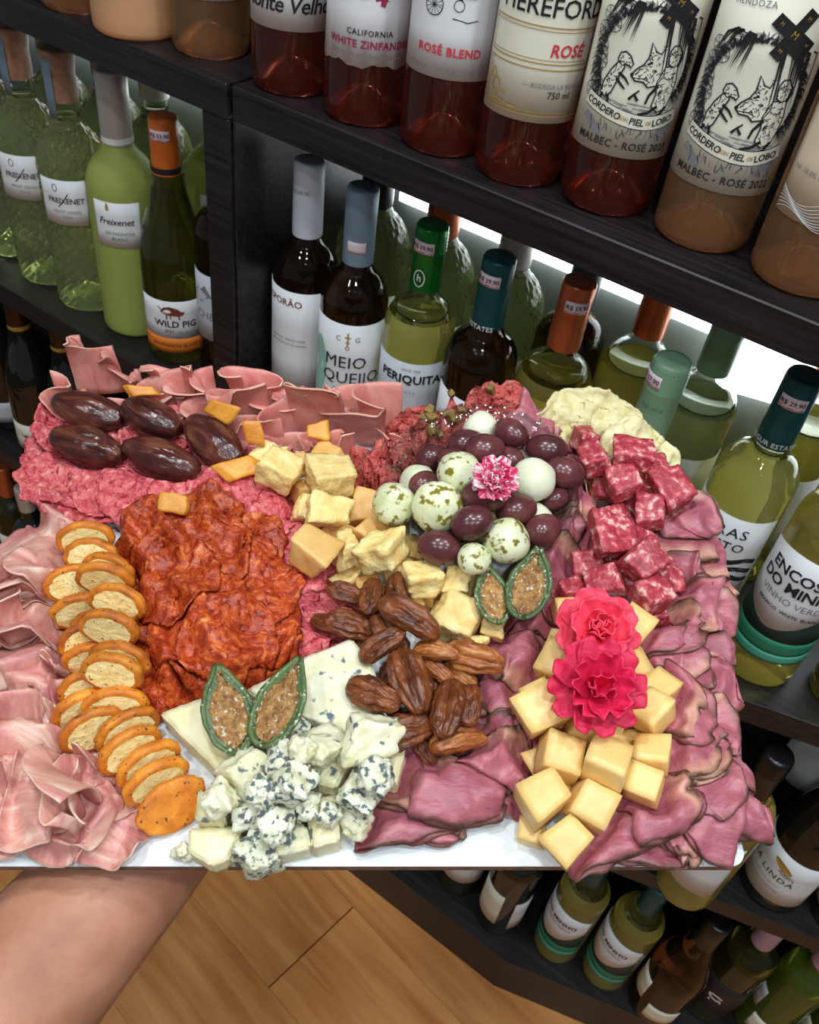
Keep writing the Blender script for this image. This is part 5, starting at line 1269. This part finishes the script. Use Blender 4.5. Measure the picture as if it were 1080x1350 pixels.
# ------------------------------------------------------------------ cheese crisps at the far corner
for k, (px, py, h, r, tz, tx) in enumerate([(772, 566, .018, .040, 0, 34), (836, 606, .018, .037, 40, 30)]):
    me = polar_sheet(r, 950 + k, M_CRISP, .0016, crump=.005, freq=90, ragged=.16, ell=.80, fine=.0016, ripple=.0030, nr=24, ns=90)
    o = place('cheese_crisp', me, px, py, h, (tx, 8, tz)); o['stands'] = 1; tag(o, ('pale yellow lacy cheese crisp standing behind the roast beef and olives', 'pale yellow lacy cheese crisp behind the salami chunks at the corner')[k], 'crisp')

# ------------------------------------------------------------------ salami chunks
SC = [(771, 580, .030, .014, .026, 10), (794, 611, .032, .020, .030, 15), (825, 612, .034, .030, .026, -14), (825, 646, .028, .026, .024, 10), (872, 652, .024, .024, .034, 25), (846, 650, .026, .022, .026, -20), (816, 680, .028, .024, .024, 30), (850, 690, .024, .020, .026, -10), (808, 722, .028, .030, .032, 8), (838, 722, .024, .022, .024, -15), (842, 756, .028, .030, .024, 35), (868, 762, .022, .020, .022, 10), (796, 768, .026, .026, .020, -10), (760, 774, .020, .018, .018, 15), (850, 796, .024, .026, .022, 30), (866, 808, .016, .014, .016, 0), (800, 640, .016, .024, .026, 0), (830, 740, .012, .028, .024, 0), (780, 745, .014, .022, .02, 10), (860, 620, .014, .022, .022, 20)]
for k, (px, py, h, sx, sy, tz) in enumerate(SC):
    me = chunk(sx * .84, sy * .80, .0145, 970 + k, M_CHUNK, .0016, 150, .2, .0005, rbox(8, .10))
    o = place('salami_chunk', me, px, py, h - .005, (rr_.uniform(-28, 28), rr_.uniform(-28, 28), tz)); near(o, 'marbled dark pink salami chunk', 'salami', 'salami chunks', px, py)

# ------------------------------------------------------------------ roast beef slices
RB = []
colA = [(700, 566, .022, 150), (735, 580, .022, 160), (768, 606, .020, 150), (752, 630, .018, 165), (775, 645, .016, 140), (745, 662, .020, 200), (770, 690, .018, 150), (735, 700, .020, 215), (758, 715, .018, 170), (745, 742, .020, 205), (770, 742, .016, 150), (722, 752, .016, 230), (748, 782, .018, 200), (725, 800, .016, 180), (712, 772, .012, 160), (735, 830, .012, 190), (760, 800, .012, 150)]
colB = [(660, 838, .012, 170), (690, 842, .014, 190), (712, 858, .016, 200), (668, 868, .014, 160), (700, 882, .018, 210), (655, 905, .014, 180), (680, 912, .018, 225), (708, 925, .016, 205), (650, 945, .012, 200), (690, 960, .018, 190), (664, 985, .020, 240), (690, 1000, .014, 220), (640, 1000, .012, 170), (676, 1030, .012, 250), (640, 1030, .010, 200)]
colC = [(905, 690, .012, 20), (888, 712, .014, -10), (908, 738, .014, 15), (890, 770, .016, 160), (915, 780, .012, 30), (895, 800, .016, -15), (925, 815, .012, 20), (885, 832, .016, 170), (915, 845, .014, 10), (880, 868, .016, 195), (912, 885, .014, -20), (890, 905, .016, 165), (925, 910, .012, 30), (872, 930, .014, 210), (905, 940, .018, 160), (930, 965, .012, 15), (885, 965, .016, 200), (915, 990, .018, 170), (890, 1005, .016, 190), (935, 1010, .014, 20), (945, 1050, .012, 10), (925, 1035, .016, 30), (948, 1064, .008, 25), (922, 1080, .008, -10)]
for k, (px, py, h, tz) in enumerate(colA): RB.append((px, py, h, tz, .034, .030, 'brown-rimmed roast beef slice beside the olive bowl', 'roast beef between bowl and salami chunks'))
for k, (px, py, h, tz) in enumerate(colB): RB.append((px, py, h, tz, .038, .032, 'brown-rimmed roast beef slice beside the pecans', 'roast beef between pecans and cubes'))
for k, (px, py, h, tz) in enumerate(colC): RB.append((px, py, h, tz, .038, .032, 'brown-rimmed roast beef slice along the board edge', 'roast beef along the board edge'))
for k, (px, py, h, tz, w, l, txt, grp) in enumerate(RB):
    if k % 3 == 2: me = drape(1000 + k, M_BEEF, w * 1.15, l * 1.25, .0046, 1.4, .0013, .2, fat=True)
    else: me = folded(1000 + k, M_BEEF, w * rr_.uniform(.95, 1.25), l * rr_.uniform(.9, 1.2), .0026, .0013, rr_.uniform(.55, .95), .0030)
    o = place('roast_beef_slice', me, px, py, h - .006, (rr_.uniform(-6, 22), rr_.uniform(-16, 8), tz + rr_.uniform(-12, 12))); near(o, txt, 'roast beef', grp, px, py)
BIG = [(560, 1030, .006, 168, .046, .062, 'broad flat roast beef slice folded next to the crumbled blue cheese'), (612, 1040, .012, 175, .044, .044, 'roast beef slice with a dark rim lying over the broad folded slice'), (545, 1070, .003, 182, .040, .056, 'lowest roast beef slice on the bare white board by the blue cheese'), (575, 1085, .002, 150, .026, .030, 'torn pointed roast beef scrap on the bare white board'),
       (848, 1048, .010, 172, .052, .066, 'broad smooth roast beef slice beside the lowest cheese cubes'), (872, 1062, .018, 200, .036, .036, 'round roast beef slice with a brown rim lying on the broad slice'), (842, 1096, .004, 182, .032, .068, 'long rolled roast beef slice along the near edge of the board'), (862, 1118, .006, 176, .024, .040, 'roast beef slice with a pale fat strip hanging over the near edge'), (898, 1092, .010, 80, .030, .034, 'narrow roast beef fold with a beige fat end close to the board corner')]
for k, (px, py, h, tz, w, l, txt) in enumerate(BIG):
    me = folded(1100 + k, M_BEEF, w, l, .0030, .0014, .92, .0022)
    o = place('roast_beef_slice', me, px, py, h - .002, (4, -4, tz)); tag(o, txt, 'roast beef')

# ------------------------------------------------------------------ yellow cheese cubes
YC = [(722, 960, .030, .030, 24), (743, 994, .034, .026, -16), (798, 962, .034, .032, -14), (846, 950, .028, .024, 40), (795, 1012, .030, .026, -28), (854, 995, .022, .022, -12), (838, 1022, .026, .022, -30), (722, 1042, .030, .026, 32), (778, 1047, .030, .026, -26), (748, 1089, .022, .024, 38), (709, 1098, .012, .022, -22), (722, 912, .020, .022, 24), (738, 884, .020, .026, 60), (848, 897, .022, .022, 40), (832, 880, .018, .024, 20), (842, 840, .022, .024, 50), (734, 858, .014, .022, 70), (818, 984, .014, .024, 10), (710, 1002, .012, .024, 20), (746, 806, .018, .018, 10), (786, 905, .022, .028, 15), (770, 945, .014, .026, 5), (785, 850, .020, .026, 20), (740, 1052, .010, .026, 15), (770, 1020, .010, .026, 30), (735, 940, .010, .026, 30), (805, 1000, .010, .026, 0), (800, 930, .012, .026, 30)]
for k, (px, py, h, s, tz) in enumerate(YC):
    s *= (.93 if h > .016 else .66)
    me = chunk(s * .88, s * .80, s * .76, 1200 + k, M_CUBE, .0006, 90, .12, 0, rbox(5, .055))
    o = place('cheese_cube', me, px, py, h - .003, (rr_.uniform(-16, 16), rr_.uniform(-16, 16), tz)); near(o, 'smooth yellow cheese cube', 'cheese', 'yellow cheese cubes', px, py)

# ------------------------------------------------------------------ blue cheese
def wedge(pts, h, seed, m, txt, lift=.0004, amp=.0010, rough=.0004, rot=None):
    me, M = slab_poly(pts, h, seed, m, amp, 110, rough, lift)
    if rot: M = M @ Euler([math.radians(a) for a in rot]).to_matrix().to_4x4()
    o = obj('cheese_piece', me, None, M); tag(o, txt, 'cheese'); return o
wedge([(212, 942), (268, 922), (350, 1000), (306, 1036)], .020, 1300, M_WHITECH, 'ivory cheese wedge with an amber rind under the fig halves')
wedge([(322, 918), (400, 872), (463, 848), (490, 880), (507, 958), (455, 972), (398, 952)], .022, 1301, M_BLUE, 'large creamy blue cheese slab next to the pecans')
wedge([(408, 962), (432, 952), (474, 982), (441, 1040), (420, 1036), (372, 1012), (380, 985)], .026, 1302, M_BLUE, 'blue cheese slab in the middle of the crumbled blue cheese', .002)
wedge([(498, 978), (536, 985), (522, 1034), (500, 1026)], .016, 1303, M_WHITECH, 'small ivory cheese wedge with a dark speck next to the roast beef')
wedge([(250, 1088), (322, 1086), (300, 1132), (278, 1136), (248, 1118)], .014, 1304, M_WHITECH, 'ivory cheese wedge on the near board edge')
wedge([(262, 1045), (300, 1062), (296, 1088), (258, 1086)], .020, 1305, M_WHITECH, 'ivory cheese piece behind the wedge on the near board edge', .004)
wedge([(400, 1048), (444, 1044), (446, 1104), (408, 1114)], .016, 1306, M_WHITECH, 'upright ivory cheese piece in front of the blue crumbs')
wedge([(356, 1072), (404, 1082), (410, 1112), (362, 1122)], .016, 1307, M_BLUE, 'blue cheese piece with a flat near side in front of the crumbs')
LUMPS = [(335, 1032, .024, .030, .026), (352, 1050, .030, .024, .022), (372, 1022, .030, .022, .022), (395, 1008, .034, .018, .018), (388, 1045, .034, .024, .022), (400, 1065, .028, .020, .020), (478, 1010, .030, .036, .028), (484, 1028, .026, .026, .022), (470, 1050, .024, .032, .026), (462, 1072, .014, .026, .022), (342, 1090, .012, .022, .026), (290, 1042, .026, .015, .014), (310, 1068, .026, .018, .020), (378, 1078, .024, .026, .024), (416, 1080, .024, .014, .014), (252, 1118, .006, .014, .012), (400, 975, .030, .020, .016), (425, 1045, .014, .03, .03), (440, 1000, .032, .020, .018), (340, 930, .024, .026, .016), (345, 1065, .018, .022, .02)]
for k, (px, py, h, sx, sy) in enumerate(LUMPS):
    if k % 2: me = ellip(sx * .50, sy * .50, sy * .46, 1330 + k, M_BLUEV if k % 3 else M_BLUE, .0052, 210, (1, 1, 1), None, _SPHF)
    else: me = chunk(sx * .92, sy * .92, sy * .8, 1330 + k, M_BLUEV if k % 3 else M_BLUE, .0040, 190, .3, .0007, rbox(9, .12))
    o = place('blue_cheese_crumble', me, px, py, h - .006, (rr_.uniform(0, 60), rr_.uniform(0, 60), rr_.uniform(0, 180)), .78); near(o, 'crumbly lump of blue-veined cheese', 'cheese', 'blue cheese crumbles', px, py)

# ------------------------------------------------------------------ candied fig halves
def fig_half(p0, p1, h, w, seed, txt, roll, h1=None):
    """p0 stem tip, p1 blunt end in pixels"""
    a, b_ = B(*p0, h if h1 is None else h1), B(*p1, h); c = (a + b_) / 2; d = a - b_; L_ = d.length; d.normalize()
    nu, nv = 26, 15
    up = Vector((0, 0, 1)); side = up.cross(d).normalized(); up = d.cross(side)
    R3 = Matrix((d, side, up)).transposed()
    M = BM @ Matrix.Translation(c) @ R3.to_4x4() @ Matrix.Rotation(math.radians(roll), 4, 'X')
    t = empty('fig_half', M)
    u = np.linspace(0, 1, nu)
    wid = w / 2 * np.interp(u, [0, .04, .15, .35, .55, .75, .88, .96, 1], [.10, .42, .80, 1, .96, .66, .34, .16, .10])
    A, Uu = np.meshgrid(np.linspace(0, math.pi, nv), u, indexing='xy')
    W_ = wid[:, None] * np.ones((1, nv))
    P = np.stack([L_ * (Uu - .5), W_ * np.cos(A), -W_ * .62 * np.sin(A) + .0016], -1)
    P = P + .0006 * np.stack([fbm(P * 160 + 5 * k, seed + k, 2) for k in range(3)], -1)
    V, F = sheet(P, .0026); obj('skin', mesh('skin', V, F, [M_FIGSKIN]), t)
    X, Y = np.meshgrid(u, np.linspace(-1, 1, 15), indexing='ij')
    ww = wid[:, None] * .74 * np.clip(1.35 - 1.25 * np.clip(X - .45, 0, 1) * 1.6, .2, 1)
    P = np.stack([L_ * (X * .86 - .45), ww * Y, .0004 - .0020 * (1 - Y ** 2) * 0 + .0009 * fbm(np.stack([X * 22, Y * 7, X * 0 + seed], -1), seed, 3)], -1)
    V, F = sheet(P, .0028)
    Pc = np.stack([L_ * (X * .97 - .485), wid[:, None] * .97 * Y, X * 0 - .0004 + .0004 * fbm(np.stack([X * 30, Y * 9, X * 0], -1), seed, 2)], -1)
    V2, F2 = sheet(Pc, .0024); obj('cut_rim', mesh('cut_rim', V2, F2, [M_FIGSKIN]), t)
    obj('flesh', mesh('flesh', V, F, [M_FIGFLESH]), t)
    tag(t, txt, 'fig'); return t
fig_half((290, 884), (318, 1000), .030, .026, 1400, 'candied green fig half standing over the ivory cheese wedge', 10, .038)
fig_half((397, 872), (345, 988), .036, .027, 1401, 'candied green fig half leaning over the blue cheese slab', -12, .042)
fig_half((641, 742), (656, 818), .026, .021, 1402, 'candied green fig half standing closest to the pale cheese chunks', 12, .034)
fig_half((706, 719), (682, 812), .030, .025, 1403, 'candied green fig half leaning on the roast beef by the olive bowl', -10, .038)

# ------------------------------------------------------------------ the arm that carries the board
def arm():
    q = [B(226, 1076, -.054), B(62, 1262, -.060)]
    d = (q[1] - q[0])
    el = q[1] + d * 1.15 + Vector((0, 0, -.02)); el2 = q[1] + d * .5 + Vector((0, 0, -.006))
    wr = q[0] - d * .42 + Vector((0, 0, .010)); pm0 = q[0] - d * .75 + Vector((0, 0, .017)); pm1 = q[0] - d * 1.05 + Vector((0, 0, .020))
    fw = (pm1 - pm0).normalized(); sd = Vector((0, 0, 1)).cross(fw).normalized(); zt = -.0198
    verts = [el, el2, q[1], q[0], wr, pm0]; rad = [.052, .050, .047, .041, .029, .027]; flat = [1, 1, 1, .92, .75, .5]
    edges = [(i, i + 1) for i in range(5)]
    for k, (off, ln) in enumerate(((-.033, .068), (-.011, .078), (.011, .074), (.032, .058))):
        a = pm0 + fw * .045 + sd * off; a.z = zt - .004
        i0 = len(verts); verts += [a, a + fw * ln * .4 + Vector((0, 0, .001)), a + fw * ln * .72 + Vector((0, 0, .001)), a + fw * ln + Vector((0, 0, -.001))]
        rad += [.0125, .0095, .0088, .0072]; flat += [1, 1, 1, 1]
        edges += [(5, i0), (i0, i0 + 1), (i0 + 1, i0 + 2), (i0 + 2, i0 + 3)]
    b0 = pm0 + sd * .034 - fw * .002; b0.z = zt - .006
    i0 = len(verts); verts += [b0, b0 + sd * .028 + fw * .022, b0 + sd * .042 + fw * .048]; rad += [.014, .0105, .0085]; flat += [1, 1, 1]
    edges += [(5, i0), (i0, i0 + 1), (i0 + 1, i0 + 2)]
    me = bpy.data.meshes.new('arm'); me.from_pydata([v[:] for v in verts], edges, [])
    o = bpy.data.objects.new('person', me); C.objects.link(o); o.matrix_world = BM
    sk = o.modifiers.new('skin', 'SKIN'); sk.use_smooth_shade = True
    for i, v in enumerate(me.skin_vertices[0].data):
        v.radius = (rad[i], rad[i] * flat[i] if flat[i] < 1 else rad[i]); v.use_root = (i == 5)
    ss = o.modifiers.new('sub', 'SUBSURF'); ss.levels = 2; ss.render_levels = 2
    skin = nmat('skin', [(.3, S(160, 106, 80)), (.7, S(190, 134, 106))], 30, 4, rough=.55, bump=.2, bscale=700, bdist=.0005, sss=.15)
    me.materials.append(skin)
    tag(o, 'bare forearm and hand of a person carrying the board from below', 'person')
arm()

# ------------------------------------------------------------------ settle the food: nothing passes through anything else
def settle():
    BIn = np.array(BI); BMn = np.array(BM)
    def kids(o):
        out = [o] if o.type == 'MESH' else []
        for c in o.children: out += kids(c)
        return out
    tops = [o for o in scene.objects if o.parent is None and 'category' in o.keys()]
    bpy.context.view_layer.update()
    def base(o): return o.name.split('.')[0]
    def pts(o, faces=True):
        """vertices (and face centres) of a thing in board coordinates"""
        P = []
        for m in kids(o):
            me = m.data; co = np.empty(len(me.vertices) * 3); me.vertices.foreach_get('co', co); co = co.reshape(-1, 3)
            if faces:
                fc = np.empty(len(me.polygons) * 3); me.polygons.foreach_get('center', fc); co = np.vstack([co, fc.reshape(-1, 3)])
            T = BIn @ np.array(m.matrix_world); P.append(co @ T[:3, :3].T + T[:3, 3])
        return np.vstack(P)
    # --- 1. firm pieces: separate them by their support in many directions
    SOLID = {'cheese_chunk', 'pecan', 'olive', 'mozzarella_ball', 'date', 'dried_fruit_piece', 'toast', 'salami_chunk', 'cheese_cube', 'cheese_piece', 'blue_cheese_crumble', 'fig_half', 'plastic_bowl'}
    sol = [o for o in tops if base(o) in SOLID]
    n = 320; k = np.arange(n) + .5; ph = np.arccos(1 - 2 * k / n); tt = math.pi * (1 + 5 ** .5) * k
    D = np.stack([np.cos(tt) * np.sin(ph), np.sin(tt) * np.sin(ph), np.cos(ph)], 1)
    Ps = [pts(o) for o in sol]; c = np.array([(p.min(0) + p.max(0)) / 2 for p in Ps]); c0 = c.copy()
    hp = np.array([((p - q) @ D.T).max(0) for p, q in zip(Ps, c)]); hm_ = np.array([(-(p - q) @ D.T).max(0) for p, q in zip(Ps, c)])
    ext = np.array([(p.max(0) - p.min(0)) / 2 for p in Ps]); nm = [base(o) for o in sol]
    ib = nm.index('plastic_bowl'); inb = np.array([x in ('olive', 'mozzarella_ball') for x in nm])
    w = np.array([{'cheese_piece': .10, 'date': .5, 'fig_half': .4, 'toast': .7}.get(x, 1.0) for x in nm]); w[ib] = 0
    tol = np.array([{'blue_cheese_crumble': .0022, 'cheese_piece': .0016, 'cheese_chunk': .0013, 'pecan': .0014}.get(x, .0007) for x in nm])
    rad = ext.mean(1); prof = np.array([(.0, .0022), (.030, .0022), (.0395, .0040), (.0472, .0122), (.0525, .0270), (.060, .0288)]) * np.array([BSC, 1])
    pq = np.vstack([prof[i] + (prof[i + 1] - prof[i]) * t for i in range(5) for t in np.linspace(0, 1, 12)[:, None]])
    IT = 200
    for it in range(IT):
        A, B_ = np.where(np.triu((np.abs(c[:, None] - c[None]) < ext[:, None] + ext[None]).all(2), 1))
        mv = np.zeros_like(c); ct = np.zeros(len(c))
        for a, b in zip(A, B_):
            if w[a] + w[b] == 0 or (ib in (a, b) and (inb[a] or inb[b])): continue
            sep = D @ (c[b] - c[a]) - hp[a] - hm_[b]; m = sep.argmax(); pen = -sep[m] - max(tol[a], tol[b])
            if pen > 0:
                d = D[m]; s = pen / (w[a] + w[b]); mv[a] -= d * s * w[a]; mv[b] += d * s * w[b]; ct[a] += 1; ct[b] += 1
        c += mv * (.75 / np.maximum(ct, 1) ** .5)[:, None]
        for i in np.where(inb)[0]:            # stay inside or on the rim of the bowl
            v = c[i, :2] - c[ib, :2]; v = v / np.array([1, 1.12]); rho = np.hypot(*v) + 1e-9
            dd = np.hypot(pq[:, 0] - rho, pq[:, 1] - c[i, 2]); m = dd.argmin(); need = rad[i] * .96 - dd[m]
            low = np.interp(min(rho, prof[-1, 0]), prof[:, 0], prof[:, 1])
            if c[i, 2] < low: c[i, 2] += (low - c[i, 2]) * .5
            elif need > 0:
                g = np.array([rho - pq[m, 0], c[i, 2] - pq[m, 1]]); g /= np.hypot(*g) + 1e-9
                c[i, :2] += v / rho * g[0] * need * .6; c[i, 2] += g[1] * need * .6
        lowz = c[:, 2] - ext[:, 2]; c[:, 2] += np.maximum(0, .0002 - lowz) * (w > 0)
        if it < IT - 40: c += (c0 - c) * np.array([.03, .03, .008]) * (w > 0)[:, None]
    mvd = c - c0
    # --- 2. soft slices: each one lies over those below it
    CE = .002; X0, Y0, NX, NY = -.30, -.09, 300, 250
    H = np.zeros((NX, NY))
    def cell(p): return np.clip(((p[:, 0] - X0) / CE).astype(int), 0, NX - 1), np.clip(((p[:, 1] - Y0) / CE).astype(int), 0, NY - 1)
    def lohi(p):
        lo = np.full((NX, NY), 9.0); hi = np.full((NX, NY), -9.0); i, j = cell(p)
        np.minimum.at(lo, (i, j), p[:, 2]); np.maximum.at(hi, (i, j), p[:, 2]); return lo, hi
    def near8(A, f):
        B2 = A.copy()
        for a in (-1, 0, 1):
            for b in (-1, 0, 1): B2 = f(B2, np.roll(np.roll(A, a, 0), b, 1))
        return B2
    def blur(A): return sum(np.roll(np.roll(A, a, 0), b, 1) for a in (-1, 0, 1) for b in (-1, 0, 1)) / 9
    def samp(A, p):
        x = np.clip((p[:, 0] - X0) / CE - .5, 0, NX - 1.01); y = np.clip((p[:, 1] - Y0) / CE - .5, 0, NY - 1.01)
        i, j = x.astype(int), y.astype(int); fx, fy = x - i, y - j
        return (A[i, j] * (1 - fx) + A[i + 1, j] * fx) * (1 - fy) + (A[i, j + 1] * (1 - fx) + A[i + 1, j + 1] * fx) * fy
    def getv(o):
        me = o.data; co = np.empty(len(me.vertices) * 3); me.vertices.foreach_get('co', co); T = BIn @ np.array(o.matrix_world)
        return co.reshape(-1, 3) @ T[:3, :3].T + T[:3, 3], T
    def setv(o, p, T):
        Ti = np.linalg.inv(T); q = p @ Ti[:3, :3].T + Ti[:3, 3]; o.data.vertices.foreach_set('co', q.ravel()); o.data.update()
    rank = {'salami_slice': 0, 'paprika_sausage_slice': 1, 'herbed_sausage_slice': 2, 'cheese_crisp': 3, 'roast_beef_slice': 4, 'prosciutto_slice': 5}
    soft = [o for o in tops if base(o) in rank]
    ribs = {o for o in soft if o.get('stands')}
    for o in ribs: del o['stands']
    soft.sort(key=lambda o: (rank[base(o)], o in ribs, (BI @ o.matrix_world.translation).z))
    was = np.zeros((NX, NY)); stack = {}
    for o in soft:
        if o in ribs: continue
        p, T = getv(o); fc = np.empty(len(o.data.polygons) * 3); o.data.polygons.foreach_get('center', fc); f_ = fc.reshape(-1, 3) @ T[:3, :3].T + T[:3, 3]
        nv = len(p); q = np.vstack([p, f_]); was = np.maximum(was, lohi(q)[1])
        for rep_ in range(2):
            lo, hi = lohi(q); m = (lo < 8).astype(float); lo0 = np.where(lo < 8, lo, 0)
            wsum = blur(m); lo_ = np.where(wsum > 0, blur(lo0) / np.maximum(wsum, 1e-6), 0)          # mean height of the underside
            off = np.where(wsum > 0, np.maximum(0, blur(H) + .0006 - lo_), 0); off = blur(near8(off, lambda a, b: np.where((a == 0) & (b > 0), b, a)))
            q[:, 2] += samp(off, q)
        stack[o] = (q, nv, T); hi = lohi(q)[1]; H = np.maximum(H, np.where(hi > -8, hi, 0))
    # the heap keeps its height: squeeze every column alike, so the order of the layers stays
    cap = blur(blur(near8(was, np.maximum))) + .003; fac = blur(np.minimum(1, cap / np.maximum(near8(H, np.maximum), 1e-4)))
    for o, (q, nv, T) in stack.items():
        z = q[:, 2]; q[:, 2] = np.where(z > 0, z * samp(fac, q), z); setv(o, q[:nv], T)
    H = np.zeros((NX, NY))
    for q, nv, T in stack.values(): H = np.maximum(H, lohi(q)[1])
    Hs = blur(H)
    # --- 3. firm pieces with nothing under them come down to what carries them
    order = np.argsort(c[:, 2] - ext[:, 2])
    for i in order:
        if w[i] == 0 or inb[i]: continue
        P = Ps[i] - c0[i] + c[i]; step = 0.0
        fl = P[:, 2] < P[:, 2].min() + ext[i, 2] * .9; gap = (P[fl, 2] - samp(Hs, P[fl])).min()
        if nm[i] in ('date', 'dried_fruit_piece', 'salami_chunk'): gap += .004
        while step < min(gap, .02):
            q = c[i] - np.array([0, 0, step + .0008]); hit = False
            if q[2] - ext[i, 2] < .0002: break
            for j in np.where((np.abs(c - q) < ext + ext[i]).all(1))[0]:
                if j == i: continue
                if (D @ (c[j] - q) - hp[i] - hm_[j]).max() < -max(tol[i], tol[j]): hit = True; break
            if hit: break
            step += .0008
        c[i, 2] -= step
    for i, o in enumerate(sol):
        if w[i]: o.matrix_world = BM @ Matrix.Translation(Vector(c[i] - c0[i])) @ BI @ o.matrix_world
    # --- 4. slices give way under the firm pieces that lie on them
    U = np.full((NX, NY), 9.0)
    for i in range(len(sol)):
        P = Ps[i] - c0[i] + c[i]; lo, _ = lohi(P); U = np.minimum(U, near8(lo, np.minimum))
    U = np.maximum(U - .0003, .0012)
    Us, Ur = U.copy(), U.copy()
    for _ in range(14):
        for A, sl in ((Us, 2.2), (Ur, 7.0)):
            E = A.copy()
            for a, b in ((1, 0), (-1, 0), (0, 1), (0, -1)): E = np.minimum(E, np.roll(np.roll(A, a, 0), b, 1) + CE * sl)
            A[:] = E
    allv = [getv(o) for o in soft]
    top_ = np.zeros((NX, NY))
    for o, (p, T) in zip(soft, allv):
        if o in ribs: continue
        _, hi = lohi(p); top_ = np.maximum(top_, hi)
    top_ = near8(top_, np.maximum); fac = np.minimum(1, Us / np.maximum(top_, 1e-4))
    for o, (p, T) in zip(soft, allv):
        if o in ribs:
            _, hi = lohi(p); hi = near8(np.maximum(hi, 1e-4), np.maximum); f = samp(np.minimum(1, Ur / hi), p)
        else: f = samp(np.minimum(1, Ur / np.maximum(top_, 1e-4)) if base(o) == 'herbed_sausage_slice' else fac, p)
        p[:, 2] = np.where(p[:, 2] > 0, p[:, 2] * f, p[:, 2]); setv(o, p, T)
    # herb crumbs stick to the sausage surface next to them
    hv = np.vstack([p for o, (p, T) in zip(soft, allv) if base(o) == 'herbed_sausage_slice'])
    for o in tops:
        if base(o) == 'herb_crumb':
            q = np.array(BI @ o.matrix_world.translation); d = hv - q; d[:, 2] *= .5; v = hv[(d ** 2).sum(1).argmin()]
            o.matrix_world = BM @ Matrix.Translation(Vector(v - q + np.array([0, 0, .0008]))) @ BI @ o.matrix_world
    return mvd
settle()
